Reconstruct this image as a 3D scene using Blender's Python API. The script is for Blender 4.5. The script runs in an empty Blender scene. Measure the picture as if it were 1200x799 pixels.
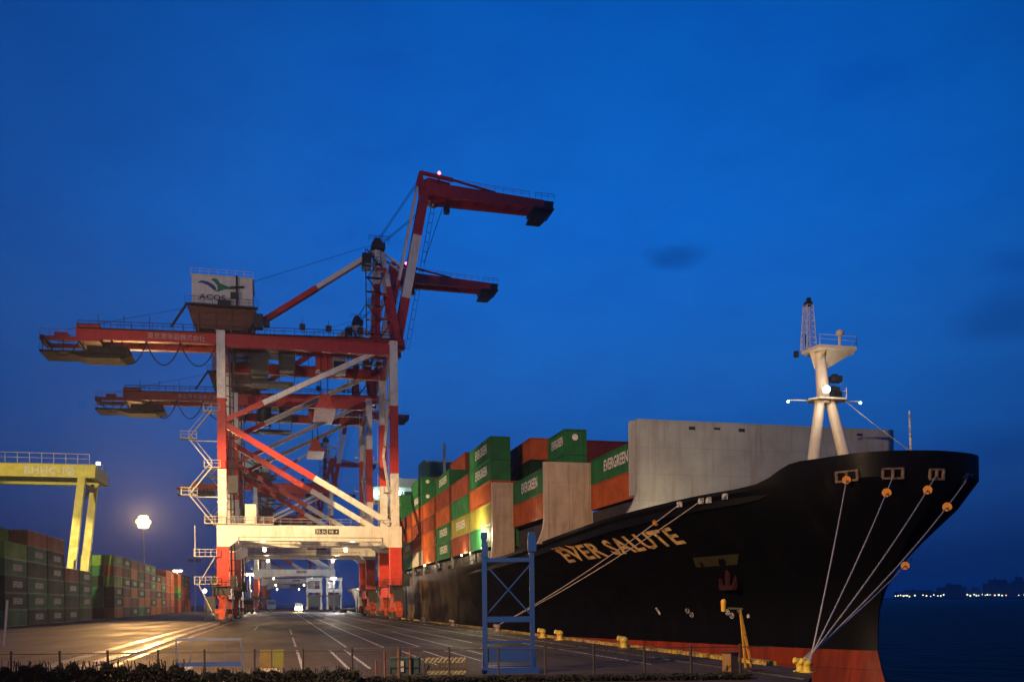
import bpy, bmesh, math, random
from mathutils import Vector, Matrix
from mathutils.bvhtree import BVHTree
random.seed(7)
R = math.radians
sc = bpy.context.scene
col = sc.collection

# ------------------------------------------------------------------ camera
# quay frame: +Y runs along the quay away from the camera, +X towards the ship, z = 0 is the quay surface
HC = 3.1
F_PX, CX, CY = 1045., 600., 704.4            # focal length in photo pixels, principal point (lens shift)
def _setup():
    d = lambda p: Vector(((p[0]-CX)/F_PX, -(p[1]-CY)/F_PX, -1.))
    y = d((330, 707)).normalized()
    z = d((1100, 699)).cross(y).normalized()
    if z.y < 0: z = -z
    x = y.cross(z)
    return Matrix((x, y, z))                 # rows = world axes in camera coordinates
RM = _setup()
cam = bpy.data.cameras.new('camera'); camo = bpy.data.objects.new('camera', cam); col.objects.link(camo)
camo.matrix_world = Matrix.Translation((0, 0, HC)) @ RM.to_4x4()
cam.sensor_fit = 'HORIZONTAL'; cam.sensor_width = 36.; cam.lens = 36.*F_PX/1200.
cam.shift_y = (CY-399.5)/1200.
cam.clip_end = 20000.
sc.camera = camo
def ray(px, py): return RM @ Vector(((px-CX)/F_PX, -(py-CY)/F_PX, -1.))
def ground(px, py, z=0.):
    r = ray(px, py); t = (z-HC)/r.z
    return Vector((0, 0, HC)) + r*t
def on_x(px, py, X):
    r = ray(px, py); return Vector((0, 0, HC)) + r*(X/r.x)
def on_y(px, py, Y):
    r = ray(px, py); return Vector((0, 0, HC)) + r*(Y/r.y)

# ------------------------------------------------------------------ sky
w = bpy.data.worlds.new('World'); sc.world = w; w.use_nodes = True
nt = w.node_tree; N = nt.nodes; L = nt.links
bg = N['Background']
tc = N.new('ShaderNodeTexCoord')
sep = N.new('ShaderNodeSeparateXYZ'); L.new(tc.outputs['Generated'], sep.inputs[0])
def ramp(nodes, stops, interp='LINEAR'):
    r = nodes.new('ShaderNodeValToRGB'); r.color_ramp.interpolation = interp
    e = r.color_ramp.elements
    while len(e) < len(stops): e.new(0.5)
    for i, (p, c) in enumerate(stops):
        e[i].position = p; e[i].color = (*c, 1) if len(c) == 3 else c
    return r
SKY = [(0.0, (.004, .026, .135)), (.045, (.005, .034, .170)), (.11, (.009, .074, .310)), (.17, (.008, .098, .405)), (.25, (.008, .120, .490)),
       (.38, (.003, .130, .585)), (.55, (.0006, .106, .510)), (.75, (.0005, .070, .36)), (1.0, (.0005, .05, .27))]
rs = ramp(N, SKY); L.new(sep.outputs['Z'], rs.inputs[0])
nz = N.new('ShaderNodeTexNoise'); nz.inputs['Scale'].default_value = 7.; nz.inputs['Detail'].default_value = 8.; nz.inputs['Roughness'].default_value = .62
mp = N.new('ShaderNodeMapping'); mp.inputs['Scale'].default_value = (1, 1, 2.6); L.new(tc.outputs['Generated'], mp.inputs[0]); L.new(mp.outputs[0], nz.inputs['Vector'])
rc = ramp(N, [(.40, (1, 1, 1)), (.58, (.92, .92, .95)), (.76, (.77, .79, .87))]); L.new(nz.outputs[0], rc.inputs[0])
m1 = N.new('ShaderNodeMix'); m1.data_type = 'RGBA'; m1.blend_type = 'MULTIPLY'; m1.inputs['Factor'].default_value = 1.
L.new(rs.outputs[0], m1.inputs['A']); L.new(rc.outputs[0], m1.inputs['B'])
# darkening away from the afterglow direction
dt = N.new('ShaderNodeVectorMath'); dt.operation = 'DOT_PRODUCT'
g = ray(680, 380).normalized(); dt.inputs[1].default_value = g; L.new(tc.outputs['Generated'], dt.inputs[0])
rd = ramp(N, [(.80, (.44, .46, .50)), (.88, (.60, .62, .65)), (.95, (.86, .87, .88)), (1.0, (1, 1, 1))]); L.new(dt.outputs['Value'], rd.inputs[0])
m2 = N.new('ShaderNodeMix'); m2.data_type = 'RGBA'; m2.blend_type = 'MULTIPLY'; m2.inputs['Factor'].default_value = 1.
L.new(m1.outputs['Result'], m2.inputs['A']); L.new(rd.outputs[0], m2.inputs['B'])
last = m2.outputs['Result']
# small dark clouds
for (px, py, sx, sz, dk) in ((795, 300, 24, 60, .66), (1180, 372, 13, 34, .74), (1192, 305, 26, 62, .84), (1150, 525, 9, 36, .82), (990, 100, 16, 40, .90), (420, 95, 12, 34, .93)):
    g = ray(px, py).normalized()
    sb = N.new('ShaderNodeVectorMath'); sb.operation = 'SUBTRACT'; sb.inputs[1].default_value = g; L.new(tc.outputs['Generated'], sb.inputs[0])
    ad = N.new('ShaderNodeVectorMath'); ad.operation = 'MULTIPLY_ADD'; ad.inputs[1].default_value = (.045, .045, .03); L.new(nz.outputs['Color'], ad.inputs[0]); L.new(sb.outputs[0], ad.inputs[2])
    sb2 = N.new('ShaderNodeVectorMath'); sb2.operation = 'SUBTRACT'; sb2.inputs[1].default_value = (.0225, .0225, .015); L.new(ad.outputs[0], sb2.inputs[0])
    sm = N.new('ShaderNodeVectorMath'); sm.operation = 'MULTIPLY'; sm.inputs[1].default_value = (sx, sx, sz); L.new(sb2.outputs[0], sm.inputs[0])
    ln = N.new('ShaderNodeVectorMath'); ln.operation = 'LENGTH'; L.new(sm.outputs[0], ln.inputs[0])
    rr = ramp(N, [(.15, (dk, dk*1.02, dk*1.08)), (1., (1, 1, 1))], 'EASE'); L.new(ln.outputs['Value'], rr.inputs[0])
    mm = N.new('ShaderNodeMix'); mm.data_type = 'RGBA'; mm.blend_type = 'MULTIPLY'; mm.inputs['Factor'].default_value = 1.
    L.new(last, mm.inputs['A']); L.new(rr.outputs[0], mm.inputs['B']); last = mm.outputs['Result']
# faint physical dusk sky under it
sk = N.new('ShaderNodeTexSky'); sk.sky_type = 'NISHITA'; sk.sun_disc = False; sk.sun_elevation = R(-1.5); sk.sun_rotation = R(180)
ma = N.new('ShaderNodeMix'); ma.data_type = 'RGBA'; ma.blend_type = 'ADD'; ma.inputs['Factor'].default_value = .004
L.new(last, ma.inputs['A']); L.new(sk.outputs[0], ma.inputs['B'])
L.new(ma.outputs['Result'], bg.inputs[0]); bg.inputs[1].default_value = 1.0

# very weak afterglow (the sun is below the horizon)
sl = bpy.data.lights.new('afterglow', 'SUN'); sl.energy = .02; sl.angle = R(20); sl.color = (.75, .82, 1.)
so = bpy.data.objects.new('afterglow', sl); col.objects.link(so); so.rotation_euler = (R(55), 0, R(20))

vs = sc.view_settings; vs.view_transform = 'Standard'; vs.look = 'None'; vs.gamma = 1; vs.use_curve_mapping = False; vs.exposure = 0.
sc.cycles.max_bounces = 5; sc.cycles.caustics_reflective = False; sc.cycles.caustics_refractive = False
try: sc.cycles.use_denoising = True
except Exception: pass

WARM = (1., .70, .38)
def spot(name, loc, target, power, size, blend=.35, color=WARM, radius=.8, parent=None):
    d = bpy.data.lights.new(name, 'SPOT'); d.energy = power; d.spot_size = R(size); d.spot_blend = blend; d.color = color; d.shadow_soft_size = radius
    o = bpy.data.objects.new(name, d); col.objects.link(o); o.location = loc
    o.rotation_euler = (Vector(target)-Vector(loc)).to_track_quat('-Z', 'Y').to_euler()
    return o
def point(name, loc, power, color=WARM, radius=.4):
    d = bpy.data.lights.new(name, 'POINT'); d.energy = power; d.color = color; d.shadow_soft_size = radius
    o = bpy.data.objects.new(name, d); col.objects.link(o); o.location = loc
    return o
MAST_A = Vector((-64, 96, 25)); MAST_B = Vector((-33, 14, 24))
FA = MAST_A+Vector((2.6, 1.0, -.4)); FB = MAST_B+Vector((2.6, 1.0, -.4))       # floodlights hung just outside the lamp rings
spot('floodlight', FA, (2, 157, 11), 980e3, 31, .6, (1., .64, .27), radius=.5)
spot('floodlight', FA, (27, 128, 17), 330e3, 25, .6, (1., .68, .30), radius=.5)
spot('floodlight', FA, (2, 166, 58), 60e3, 44, .6, (1., .74, .55), radius=.5)
spot('floodlight', FA, (-46, 205, 26), 380e3, 18, .4, (1., .80, .36), radius=.5)
spot('floodlight', FA, (-45, 238, 14.5), 560e3, 8, .4, (1., .80, .36), radius=.5)
spot('floodlight', FB, (6, 185, 56), 110e3, 32, .7, (1., .74, .58), radius=.5)
spot('floodlight', FB, (2, 185, 27), 240e3, 17, .6, (1., .70, .40), radius=.5)
spot('floodlight', FB, (37, 62, 9), 185e3, 58, .5, (1., .64, .31), radius=.5)
spot('floodlight', FB, (7, 82, 0), 95e3, 50, .8, (1., .44, .22), radius=.5)

# ------------------------------------------------------------------ materials
MATS = {}
def mat(name, color, rough=.6, metal=0., emit=None, es=0., var=.18, vscale=1.2, bump=0., bscale=8., spec=.5, dirt=None, coat=0.):
    if name in MATS: return MATS[name]
    m = bpy.data.materials.new(name); m.use_nodes = True; MATS[name] = m
    n = m.node_tree.nodes; l = m.node_tree.links; b = n['Principled BSDF']
    b.inputs['Roughness'].default_value = rough; b.inputs['Metallic'].default_value = metal
    b.inputs['Specular IOR Level'].default_value = spec
    if coat: b.inputs['Coat Weight'].default_value = coat
    if emit:
        b.inputs['Base Color'].default_value = (*color, 1)
        b.inputs['Emission Color'].default_value = (*emit, 1); b.inputs['Emission Strength'].default_value = es
        return m
    t = n.new('ShaderNodeTexCoord'); x = n.new('ShaderNodeTexNoise'); x.inputs['Scale'].default_value = vscale; x.inputs['Detail'].default_value = 6; x.inputs['Roughness'].default_value = .65
    l.new(t.outputs['Object'], x.inputs['Vector'])
    d = dirt or tuple(c*(1-var*1.6) for c in color)
    r = ramp(n, [(.32, d), (.55, color), (.75, tuple(min(1, c*(1+var)) for c in color))]); l.new(x.outputs[0], r.inputs[0]); l.new(r.outputs[0], b.inputs['Base Color'])
    rr = n.new('ShaderNodeMapRange'); rr.inputs[1].default_value = .3; rr.inputs[2].default_value = .7; rr.inputs[3].default_value = min(1, rough+.12); rr.inputs[4].default_value = max(.05, rough-.1)
    l.new(x.outputs[0], rr.inputs[0]); l.new(rr.outputs[0], b.inputs['Roughness'])
    if bump:
        x2 = n.new('ShaderNodeTexNoise'); x2.inputs['Scale'].default_value = bscale; x2.inputs['Detail'].default_value = 4; l.new(t.outputs['Object'], x2.inputs['Vector'])
        bp = n.new('ShaderNodeBump'); bp.inputs['Strength'].default_value = bump; bp.inputs['Distance'].default_value = .05; l.new(x2.outputs[0], bp.inputs['Height']); l.new(bp.outputs[0], b.inputs['Normal'])
    return m
def streaks(m, dark, amount=.5, zscale=.12, scale=1.6):
    """vertical rust and rain streaks multiplied over the paint"""
    n = m.node_tree.nodes; l = m.node_tree.links; b = n['Principled BSDF']
    src = b.inputs['Base Color'].links[0].from_socket
    t = n.new('ShaderNodeTexCoord'); mpn = n.new('ShaderNodeMapping'); mpn.inputs['Scale'].default_value = (1, 1, zscale); l.new(t.outputs['Object'], mpn.inputs[0])
    x = n.new('ShaderNodeTexNoise'); x.inputs['Scale'].default_value = scale; x.inputs['Detail'].default_value = 7; x.inputs['Roughness'].default_value = .7; l.new(mpn.outputs[0], x.inputs['Vector'])
    r = ramp(n, [(.5, (0, 0, 0)), (.72, (amount,)*3)]); l.new(x.outputs[0], r.inputs[0])
    mx = n.new('ShaderNodeMix'); mx.data_type = 'RGBA'; mx.inputs['B'].default_value = (*dark, 1)
    l.new(r.outputs[0], mx.inputs['Factor']); l.new(src, mx.inputs['A']); l.new(mx.outputs['Result'], b.inputs['Base Color'])
    return m
def zbands(name, stops, rough=.5):
    """paint in horizontal bands by height of the object"""
    m = mat(name, stops[0][1], rough)
    n = m.node_tree.nodes; l = m.node_tree.links; b = n['Principled BSDF']
    t = n.new('ShaderNodeTexCoord'); s = n.new('ShaderNodeSeparateXYZ'); l.new(t.outputs['Object'], s.inputs[0])
    d = n.new('ShaderNodeMath'); d.operation = 'DIVIDE'; d.inputs[1].default_value = 100.; l.new(s.outputs['Z'], d.inputs[0])
    r = ramp(n, [(z/100., c) for z, c in stops], 'CONSTANT'); l.new(d.outputs[0], r.inputs[0])
    x = n.new('ShaderNodeTexNoise'); x.inputs['Scale'].default_value = .8; x.inputs['Detail'].default_value = 8; l.new(t.outputs['Object'], x.inputs['Vector'])
    r2 = ramp(n, [(.3, (.72, .70, .68)), (.6, (1, 1, 1))]); l.new(x.outputs[0], r2.inputs[0])
    mx = n.new('ShaderNodeMix'); mx.data_type = 'RGBA'; mx.blend_type = 'MULTIPLY'; mx.inputs['Factor'].default_value = 1.
    l.new(r.outputs[0], mx.inputs['A']); l.new(r2.outputs[0], mx.inputs['B']); l.new(mx.outputs['Result'], b.inputs['Base Color'])
    return m
C_RED = (.46, .028, .014); C_WHITE = (.62, .60, .56)
M_RED = streaks(mat('crane_red', C_RED, .45, var=.12, vscale=.7), (.12, .03, .02), .45)
M_WHITE = streaks(mat('crane_white', C_WHITE, .45, var=.08, vscale=.7), (.30, .22, .15), .5)
M_LEG = streaks(zbands('crane_leg_bands', [(0, C_RED), (12.6, C_WHITE), (25.2, C_RED), (37., C_WHITE)]), (.20, .10, .06), .4)
M_BOGIE = streaks(mat('grimy_bogie_red', (.36, .04, .012), .55, var=.35, vscale=1.6, dirt=(.08, .02, .012)), (.03, .02, .015), .7, .5, 2.)
M_DKRED = mat('crane_dark_red', (.36, .022, .014), .5)
M_STEEL = mat('galvanised_steel', (.28, .28, .29), .5, .3)
M_DARK = mat('dark_steel', (.018, .018, .021), .55)
M_BLACK = mat('black_rubber', (.015, .015, .015), .8)
M_CABLE = mat('black_cable', (.02, .02, .022), .6)
M_HOUSE = streaks(mat('house_grey_white', (.55, .54, .50), .5, var=.08), (.2, .16, .12), .35)
M_UNDER = mat('rusty_underside', (.12, .045, .028), .7)
M_GLASS = mat('dark_glass', (.02, .03, .04), .12)
M_LAMP = mat('sodium_lamp_glow', (1, .8, .5), .4, emit=(1., .72, .36), es=60.)
M_LAMPW = mat('white_lamp_glow', (1, 1, .9), .4, emit=(1., .88, .68), es=8.)
M_LAMPG = mat('greenish_lamp_glow', (.8, 1, .9), .4, emit=(.62, 1., .80), es=22.)
M_LAMPR = mat('red_warning_glow', (1, .1, .1), .4, emit=(1., .06, .09), es=18.)

def plates(m, wd, ht, dark=.72, axes='xz', mortar=.012):
    """weld seams between steel plates, as a wandering dark line"""
    n = m.node_tree.nodes; l = m.node_tree.links; b = n['Principled BSDF']; src = b.inputs['Base Color'].links[0].from_socket
    t = n.new('ShaderNodeTexCoord'); sp_ = n.new('ShaderNodeSeparateXYZ'); l.new(t.outputs['Object'], sp_.inputs[0]); cb_ = n.new('ShaderNodeCombineXYZ')
    l.new(sp_.outputs['XYZ'.index(axes[0].upper())], cb_.inputs[0]); l.new(sp_.outputs['XYZ'.index(axes[1].upper())], cb_.inputs[1])
    bk = n.new('ShaderNodeTexBrick'); bk.inputs['Scale'].default_value = 1.; bk.inputs['Brick Width'].default_value = wd; bk.inputs['Row Height'].default_value = ht; bk.inputs['Mortar Size'].default_value = mortar*2.5; bk.inputs['Mortar Smooth'].default_value = .6
    bk.inputs['Color1'].default_value = (1, 1, 1, 1); bk.inputs['Color2'].default_value = (.93, .93, .93, 1); bk.inputs['Mortar'].default_value = (dark, dark, dark, 1); l.new(cb_.outputs[0], bk.inputs['Vector'])
    mx = n.new('ShaderNodeMix'); mx.data_type = 'RGBA'; mx.blend_type = 'MULTIPLY'; mx.inputs['Factor'].default_value = 1.; l.new(src, mx.inputs['A']); l.new(bk.outputs['Color'], mx.inputs['B']); l.new(mx.outputs['Result'], b.inputs['Base Color'])
    return m
# ------------------------------------------------------------------ mesh helpers
class MB:
    def __init__(s, off=(0, 0, 0)): s.v = []; s.f = []; s.mi = []; s.off = Vector(off)
    def add(s, vs_, fs, m=0):
        k = len(s.v); s.v += [Vector(p)-s.off for p in vs_]; s.f += [tuple(i+k for i in f) for f in fs]; s.mi += [m]*len(fs); return s
    def box(s, c, d, m=0, rz=0.):
        x, y, z = d[0]/2, d[1]/2, d[2]/2; c = Vector(c); M = Matrix.Rotation(rz, 3, 'Z')
        return s.add([c+M @ Vector(p) for p in [(-x,-y,-z),(x,-y,-z),(x,y,-z),(-x,y,-z),(-x,-y,z),(x,-y,z),(x,y,z),(-x,y,z)]],
                     [(3,2,1,0),(4,5,6,7),(0,1,5,4),(1,2,6,5),(2,3,7,6),(3,0,4,7)], m)
    def bx(s, a, b, m=0): return s.box([(a[i]+b[i])/2 for i in range(3)], [abs(b[i]-a[i]) for i in range(3)], m)
    def bar(s, p, q, wd, h=None, m=0, up=(0, 0, 1), w2=None, h2=None):
        p, q = Vector(p), Vector(q); h = h or wd; w2 = w2 or wd; h2 = h2 or h
        d = (q-p).normalized(); u = Vector(up)
        if abs(d.dot(u)) > .98: u = Vector((0, 1, 0))
        sd = d.cross(u).normalized(); u = sd.cross(d)
        vs_ = [p-sd*wd/2-u*h/2, p+sd*wd/2-u*h/2, p+sd*wd/2+u*h/2, p-sd*wd/2+u*h/2, q-sd*w2/2-u*h2/2, q+sd*w2/2-u*h2/2, q+sd*w2/2+u*h2/2, q-sd*w2/2+u*h2/2]
        return s.add(vs_, [(0,1,2,3),(7,6,5,4),(0,4,5,1),(1,5,6,2),(2,6,7,3),(3,7,4,0)], m)
    def tube(s, pts, r, n=6, m=0, r2=None):
        pts = [Vector(p) for p in pts]; rings = []; k = len(pts)
        for i, p in enumerate(pts):
            d = (pts[min(i+1, k-1)]-pts[max(i-1, 0)]).normalized(); u = Vector((0, 0, 1)) if abs(d.z) < .95 else Vector((1, 0, 0))
            a = d.cross(u).normalized(); b = d.cross(a); rr = r if r2 is None else r+(r2-r)*i/(k-1)
            rings.append([p+(a*math.cos(t)+b*math.sin(t))*rr for t in [2*math.pi*j/n for j in range(n)]])
        vs_ = [q for g_ in rings for q in g_]; fs = []
        for i in range(k-1):
            for j in range(n): fs.append((i*n+j, i*n+(j+1) % n, (i+1)*n+(j+1) % n, (i+1)*n+j))
        fs += [tuple(range(n-1, -1, -1)), tuple((k-1)*n+j for j in range(n))]
        return s.add(vs_, fs, m)
    def ball(s, c, r, m=0, n=10, k=6, sz=1.):
        c = Vector(c); vs_ = [c+Vector((0, 0, -r*sz))]; fs = []
        for i in range(1, k):
            t = -math.pi/2+math.pi*i/k
            for j in range(n): vs_.append(c+Vector((r*math.cos(t)*math.cos(2*math.pi*j/n), r*math.cos(t)*math.sin(2*math.pi*j/n), r*sz*math.sin(t))))
        vs_.append(c+Vector((0, 0, r*sz))); e = len(vs_)-1
        for j in range(n): fs.append((0, 1+(j+1) % n, 1+j)); fs.append((e, 1+(k-2)*n+j, 1+(k-2)*n+(j+1) % n))
        for i in range(k-2):
            for j in range(n): a = 1+i*n; fs.append((a+j, a+(j+1) % n, a+n+(j+1) % n, a+n+j))
        return s.add(vs_, fs, m)
    def prism(s, poly, axis, a, b, m=0):
        """closed polygon (list of 2-D points) extruded along an axis"""
        n = len(poly)
        def P(u, v, t): return {'x': (t, u, v), 'y': (u, t, v), 'z': (u, v, t)}[axis]
        vs_ = [P(u, v, a) for u, v in poly]+[P(u, v, b) for u, v in poly]
        return s.add(vs_, [tuple(range(n-1, -1, -1)), tuple(range(n, 2*n))]+[(i, (i+1) % n, n+(i+1) % n, n+i) for i in range(n)], m)
    def rail(s, pts, h=1.1, r=.035, step=2., m=0):
        """hand rail: two horizontal bars on stanchions"""
        pts = [Vector(p) for p in pts]
        for a, b in zip(pts[:-1], pts[1:]):
            s.bar(a+Vector((0, 0, h)), b+Vector((0, 0, h)), r*2, m=m); s.bar(a+Vector((0, 0, h*.55)), b+Vector((0, 0, h*.55)), r*1.4, m=m)
            k = max(1, int((b-a).length/step))
            for i in range(k+1): p = a.lerp(b, i/k); s.bar(p, p+Vector((0, 0, h)), r*2, m=m)
        return s
    def build(s, name, mats, parent=None, smooth=False):
        me = bpy.data.meshes.new(name); me.from_pydata(s.v, [], s.f)
        mats = mats if isinstance(mats, (list, tuple)) else [mats]
        for m in mats: me.materials.append(m)
        if len(mats) > 1: me.polygons.foreach_set('material_index', s.mi)
        bm = bmesh.new(); bm.from_mesh(me); bmesh.ops.recalc_face_normals(bm, faces=bm.faces); bm.to_mesh(me); bm.free()
        if smooth:
            me.polygons.foreach_set('use_smooth', [True]*len(me.polygons))
            try: me.set_sharp_from_angle(angle=R(35))
            except Exception: pass
        o = bpy.data.objects.new(name, me); col.objects.link(o)
        if parent: o.parent = parent
        else: o.location = s.off
        return o
def tag(o, label=None, cat=None, group=None, kind=None):
    if label: o['label'] = label
    if cat: o['category'] = cat
    if group: o['group'] = group
    if kind: o['kind'] = kind
    return o
def empty(name, loc=(0, 0, 0)):
    o = bpy.data.objects.new(name, None); col.objects.link(o); o.location = loc; o.empty_display_size = .5; return o
def children(o): return [c for c in col.objects if c.parent == o]
def copy_tree(o, parent=None):
    c = o.copy(); col.objects.link(c)
    if parent: c.parent = parent
    for ch in list(children(o)): copy_tree(ch, c)
    return c
def text_mesh(txt, width=None, height=None, ext=.02, spacing=1., bold=0., keep=False):
    """mesh of a text in the xz plane, facing -y, centred"""
    cu = bpy.data.curves.new('lettering', 'FONT'); cu.body = txt; cu.size = 1; cu.extrude = 0; cu.resolution_u = 2; cu.space_character = spacing; cu.offset = bold
    o = bpy.data.objects.new('lettering', cu); col.objects.link(o); dg = bpy.context.evaluated_depsgraph_get(); dg.update()
    me = bpy.data.meshes.new_from_object(o.evaluated_get(dg)); bpy.data.objects.remove(o)
    xs = [v.co.x for v in me.vertices]; ys = [v.co.y for v in me.vertices]
    if not xs: return me
    x0, x1, y0, y1 = min(xs), max(xs), min(ys), max(ys)
    sx = (width/(x1-x0)) if width else None; sy = (height/(y1-y0)) if height else sx
    if sx is None: sx = sy
    for v in me.vertices: v.co = ((v.co.x-(x0+x1)/2)*sx, 0, (v.co.y-(y0+y1)/2)*sy)
    me.materials.clear()
    return me
def link_mesh(name, me, m, parent=None, loc=(0, 0, 0), rot=(0, 0, 0)):
    if m and not me.materials: me.materials.append(m)
    o = bpy.data.objects.new(name, me); col.objects.link(o); o.parent = parent; o.location = loc; o.rotation_euler = rot; return o

# ================================================================== SETTING
QE = 22.3                                      # quay edge
WL = -3.6                                      # water level
def ground_mat():
    m = bpy.data.materials.new('worn_asphalt'); m.use_nodes = True
    n = m.node_tree.nodes; l = m.node_tree.links; b = n['Principled BSDF']
    t = n.new('ShaderNodeTexCoord')
    def noise(scale, det=6, rough=.6, sv=(1, 1, 1)):
        mpn = n.new('ShaderNodeMapping'); mpn.inputs['Scale'].default_value = sv; l.new(t.outputs['Object'], mpn.inputs[0])
        x = n.new('ShaderNodeTexNoise'); x.inputs['Scale'].default_value = scale; x.inputs['Detail'].default_value = det; x.inputs['Roughness'].default_value = rough
        l.new(mpn.outputs[0], x.inputs['Vector']); return x.outputs[0]
    def mul(a, c, f=1.):
        x = n.new('ShaderNodeMix'); x.data_type = 'RGBA'; x.blend_type = 'MULTIPLY'; x.inputs['Factor'].default_value = f
        l.new(a, x.inputs['A']); l.new(c, x.inputs['B']); return x.outputs['Result']
    big = noise(.06); r1 = ramp(n, [(.3, (.036, .026, .021)), (.7, (.068, .050, .040))]); l.new(big, r1.inputs[0])
    tyre = noise(.5, 5, .6, (1, .03, 1)); r2 = ramp(n, [(.35, (.62, .62, .64)), (.6, (1.1, 1.1, 1.1))]); l.new(tyre, r2.inputs[0])
    fine = noise(22, 3); r3 = ramp(n, [(.3, (.7, .7, .7)), (.7, (1.25, 1.25, 1.25))]); l.new(fine, r3.inputs[0])
    # repair patches
    vo = n.new('ShaderNodeTexVoronoi'); vo.distance = 'CHEBYCHEV'; vo.inputs['Scale'].default_value = .13; l.new(t.outputs['Object'], vo.inputs['Vector'])
    r4 = ramp(n, [(.0, (.74, .74, .76)), (.35, (1, 1, 1)), (1, (1.12, 1.08, 1.04))], 'CONSTANT'); sepc = n.new('ShaderNodeSeparateColor'); l.new(vo.outputs['Color'], sepc.inputs[0]); l.new(sepc.outputs[0], r4.inputs[0])
    c = mul(mul(mul(r1.outputs[0], r2.outputs[0]), r3.outputs[0], .7), r4.outputs[0]); l.new(c, b.inputs['Base Color'])
    wet = noise(.22, 5, .62, (1, .25, 1)); rw = ramp(n, [(.33, (.55,)*3), (.5, (.7,)*3), (.7, (.85,)*3)]); l.new(wet, rw.inputs[0]); l.new(rw.outputs[0], b.inputs['Roughness'])
    b.inputs['Specular IOR Level'].default_value = .16
    bp = n.new('ShaderNodeBump'); bp.inputs['Strength'].default_value = .25; bp.inputs['Distance'].default_value = .02; l.new(fine, bp.inputs['Height']); l.new(bp.outputs[0], b.inputs['Normal'])
    return m
M_ASPH = ground_mat()
g_ = MB(); g_.add([(-3000, -400, 0), (17.6, -400, 0), (17.6, 27.5, 0), (20.4, 31.4, 0), (QE, 34.4, 0), (QE, 700, 0), (-3000, 700, 0)], [tuple(range(7))])
g_.add([(-3000, 700, 0), (-20, 700, 0), (-20, 9000, 0), (-3000, 9000, 0)], [(0, 1, 2, 3)])
g_.add([(QE, 34.4, 0), (QE, 700, 0), (QE, 700, -9), (QE, 34.4, -9)], [(0, 1, 2, 3)]); g_.add([(17.6, -400, 0), (17.6, 27.5, 0), (20.4, 31.4, 0), (QE, 34.4, 0), (17.6, -400, -9), (17.6, 27.5, -9), (20.4, 31.4, -9), (QE, 34.4, -9)], [(0, 1, 5, 4), (1, 2, 6, 5), (2, 3, 7, 6)]); g_.add([(-20, 700, 0), (-20, 9000, 0), (-20, 9000, -9), (-20, 700, -9)], [(0, 1, 2, 3)])
g_.add([(-20, 700, 0), (QE, 700, 0), (QE, 700, -9), (-20, 700, -9)], [(0, 1, 2, 3)])
tag(g_.build('quay_ground', M_ASPH), kind='structure')
# sea
def sea_mat():
    m = bpy.data.materials.new('dark_sea'); m.use_nodes = True
    n = m.node_tree.nodes; l = m.node_tree.links; b = n['Principled BSDF']
    b.inputs['Base Color'].default_value = (.0012, .0012, .010, 1); b.inputs['Specular IOR Level'].default_value = .045; b.inputs['Roughness'].default_value = .4; b.inputs['IOR'].default_value = 1.33
    t = n.new('ShaderNodeTexCoord'); mpn = n.new('ShaderNodeMapping'); mpn.inputs['Scale'].default_value = (1., .55, 1); mpn.inputs['Rotation'].default_value = (0, 0, R(25)); l.new(t.outputs['Object'], mpn.inputs[0])
    x = n.new('ShaderNodeTexNoise'); x.inputs['Scale'].default_value = .28; x.inputs['Detail'].default_value = 7; x.inputs['Roughness'].default_value = .62; l.new(mpn.outputs[0], x.inputs['Vector'])
    bp = n.new('ShaderNodeBump'); bp.inputs['Strength'].default_value = 1.; bp.inputs['Distance'].default_value = 2.6; l.new(x.outputs[0], bp.inputs['Height']); l.new(bp.outputs[0], b.inputs['Normal'])
    return m
s_ = MB(); s_.add([(-20.5, -2000, WL), (9000, -2000, WL), (9000, 9000, WL), (-20.5, 9000, WL)], [(0, 1, 2, 3)])
tag(s_.build('sea_water', sea_mat()), kind='structure')

# painted lines (worn) and crane rails
def paint_mat(name, c):
    m = mat(name, c, .6); n = m.node_tree.nodes; l = m.node_tree.links; b = n['Principled BSDF']
    t = n.new('ShaderNodeTexCoord'); x = n.new('ShaderNodeTexNoise'); x.inputs['Scale'].default_value = 3.; x.inputs['Detail'].default_value = 8; x.inputs['Roughness'].default_value = .7; l.new(t.outputs['Object'], x.inputs['Vector'])
    r = ramp(n, [(.40, (.09, .085, .08)), (.56, c)]); l.new(x.outputs[0], r.inputs[0]); l.new(r.outputs[0], b.inputs['Base Color'])
    return m
M_LINE = paint_mat('worn_white_paint', (.62, .60, .56)); M_YEL = paint_mat('worn_yellow_paint', (.55, .34, .03))
ln_ = MB()
def line(x, y0, y1, wd=.16): ln_.add([(x-wd/2, y0, .005), (x+wd/2, y0, .005), (x+wd/2, y1, .005), (x-wd/2, y1, .005)], [(0, 1, 2, 3)])
for x, a, b_ in ((.95, 43.5, 61), (3.03, 42.5, 60), (4.0, 42.4, 60), (4.37, 63.5, 330), (6.8, 62, 420), (9.27, 62, 420), (11.4, 61, 96), (13.9, 66, 300), (17.2, 40, 420), (.95, 66, 84), (.95, 92, 110), (-3.2, 110, 130)): line(x, a, b_)
for i in range(5): line(7.4+1.35*i, 43.5+1.2*i, 57.+.3*i, .12)
for y in (61.4,): ln_.add([(4.2, y, .006), (9.4, y, .006), (9.4, y+.16, .006), (4.2, y+.16, .006)], [(0, 1, 2, 3)])
tag(ln_.build('lane_marking', M_LINE), kind='structure')
M_RAIL = mat('polished_rail_steel', (.30, .28, .26), .28, .8)
M_WET = mat('wet_concrete_channel', (.075, .066, .058), .20, 0, var=.3, vscale=.35, bump=.35, bscale=2.2, spec=.7)
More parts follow.
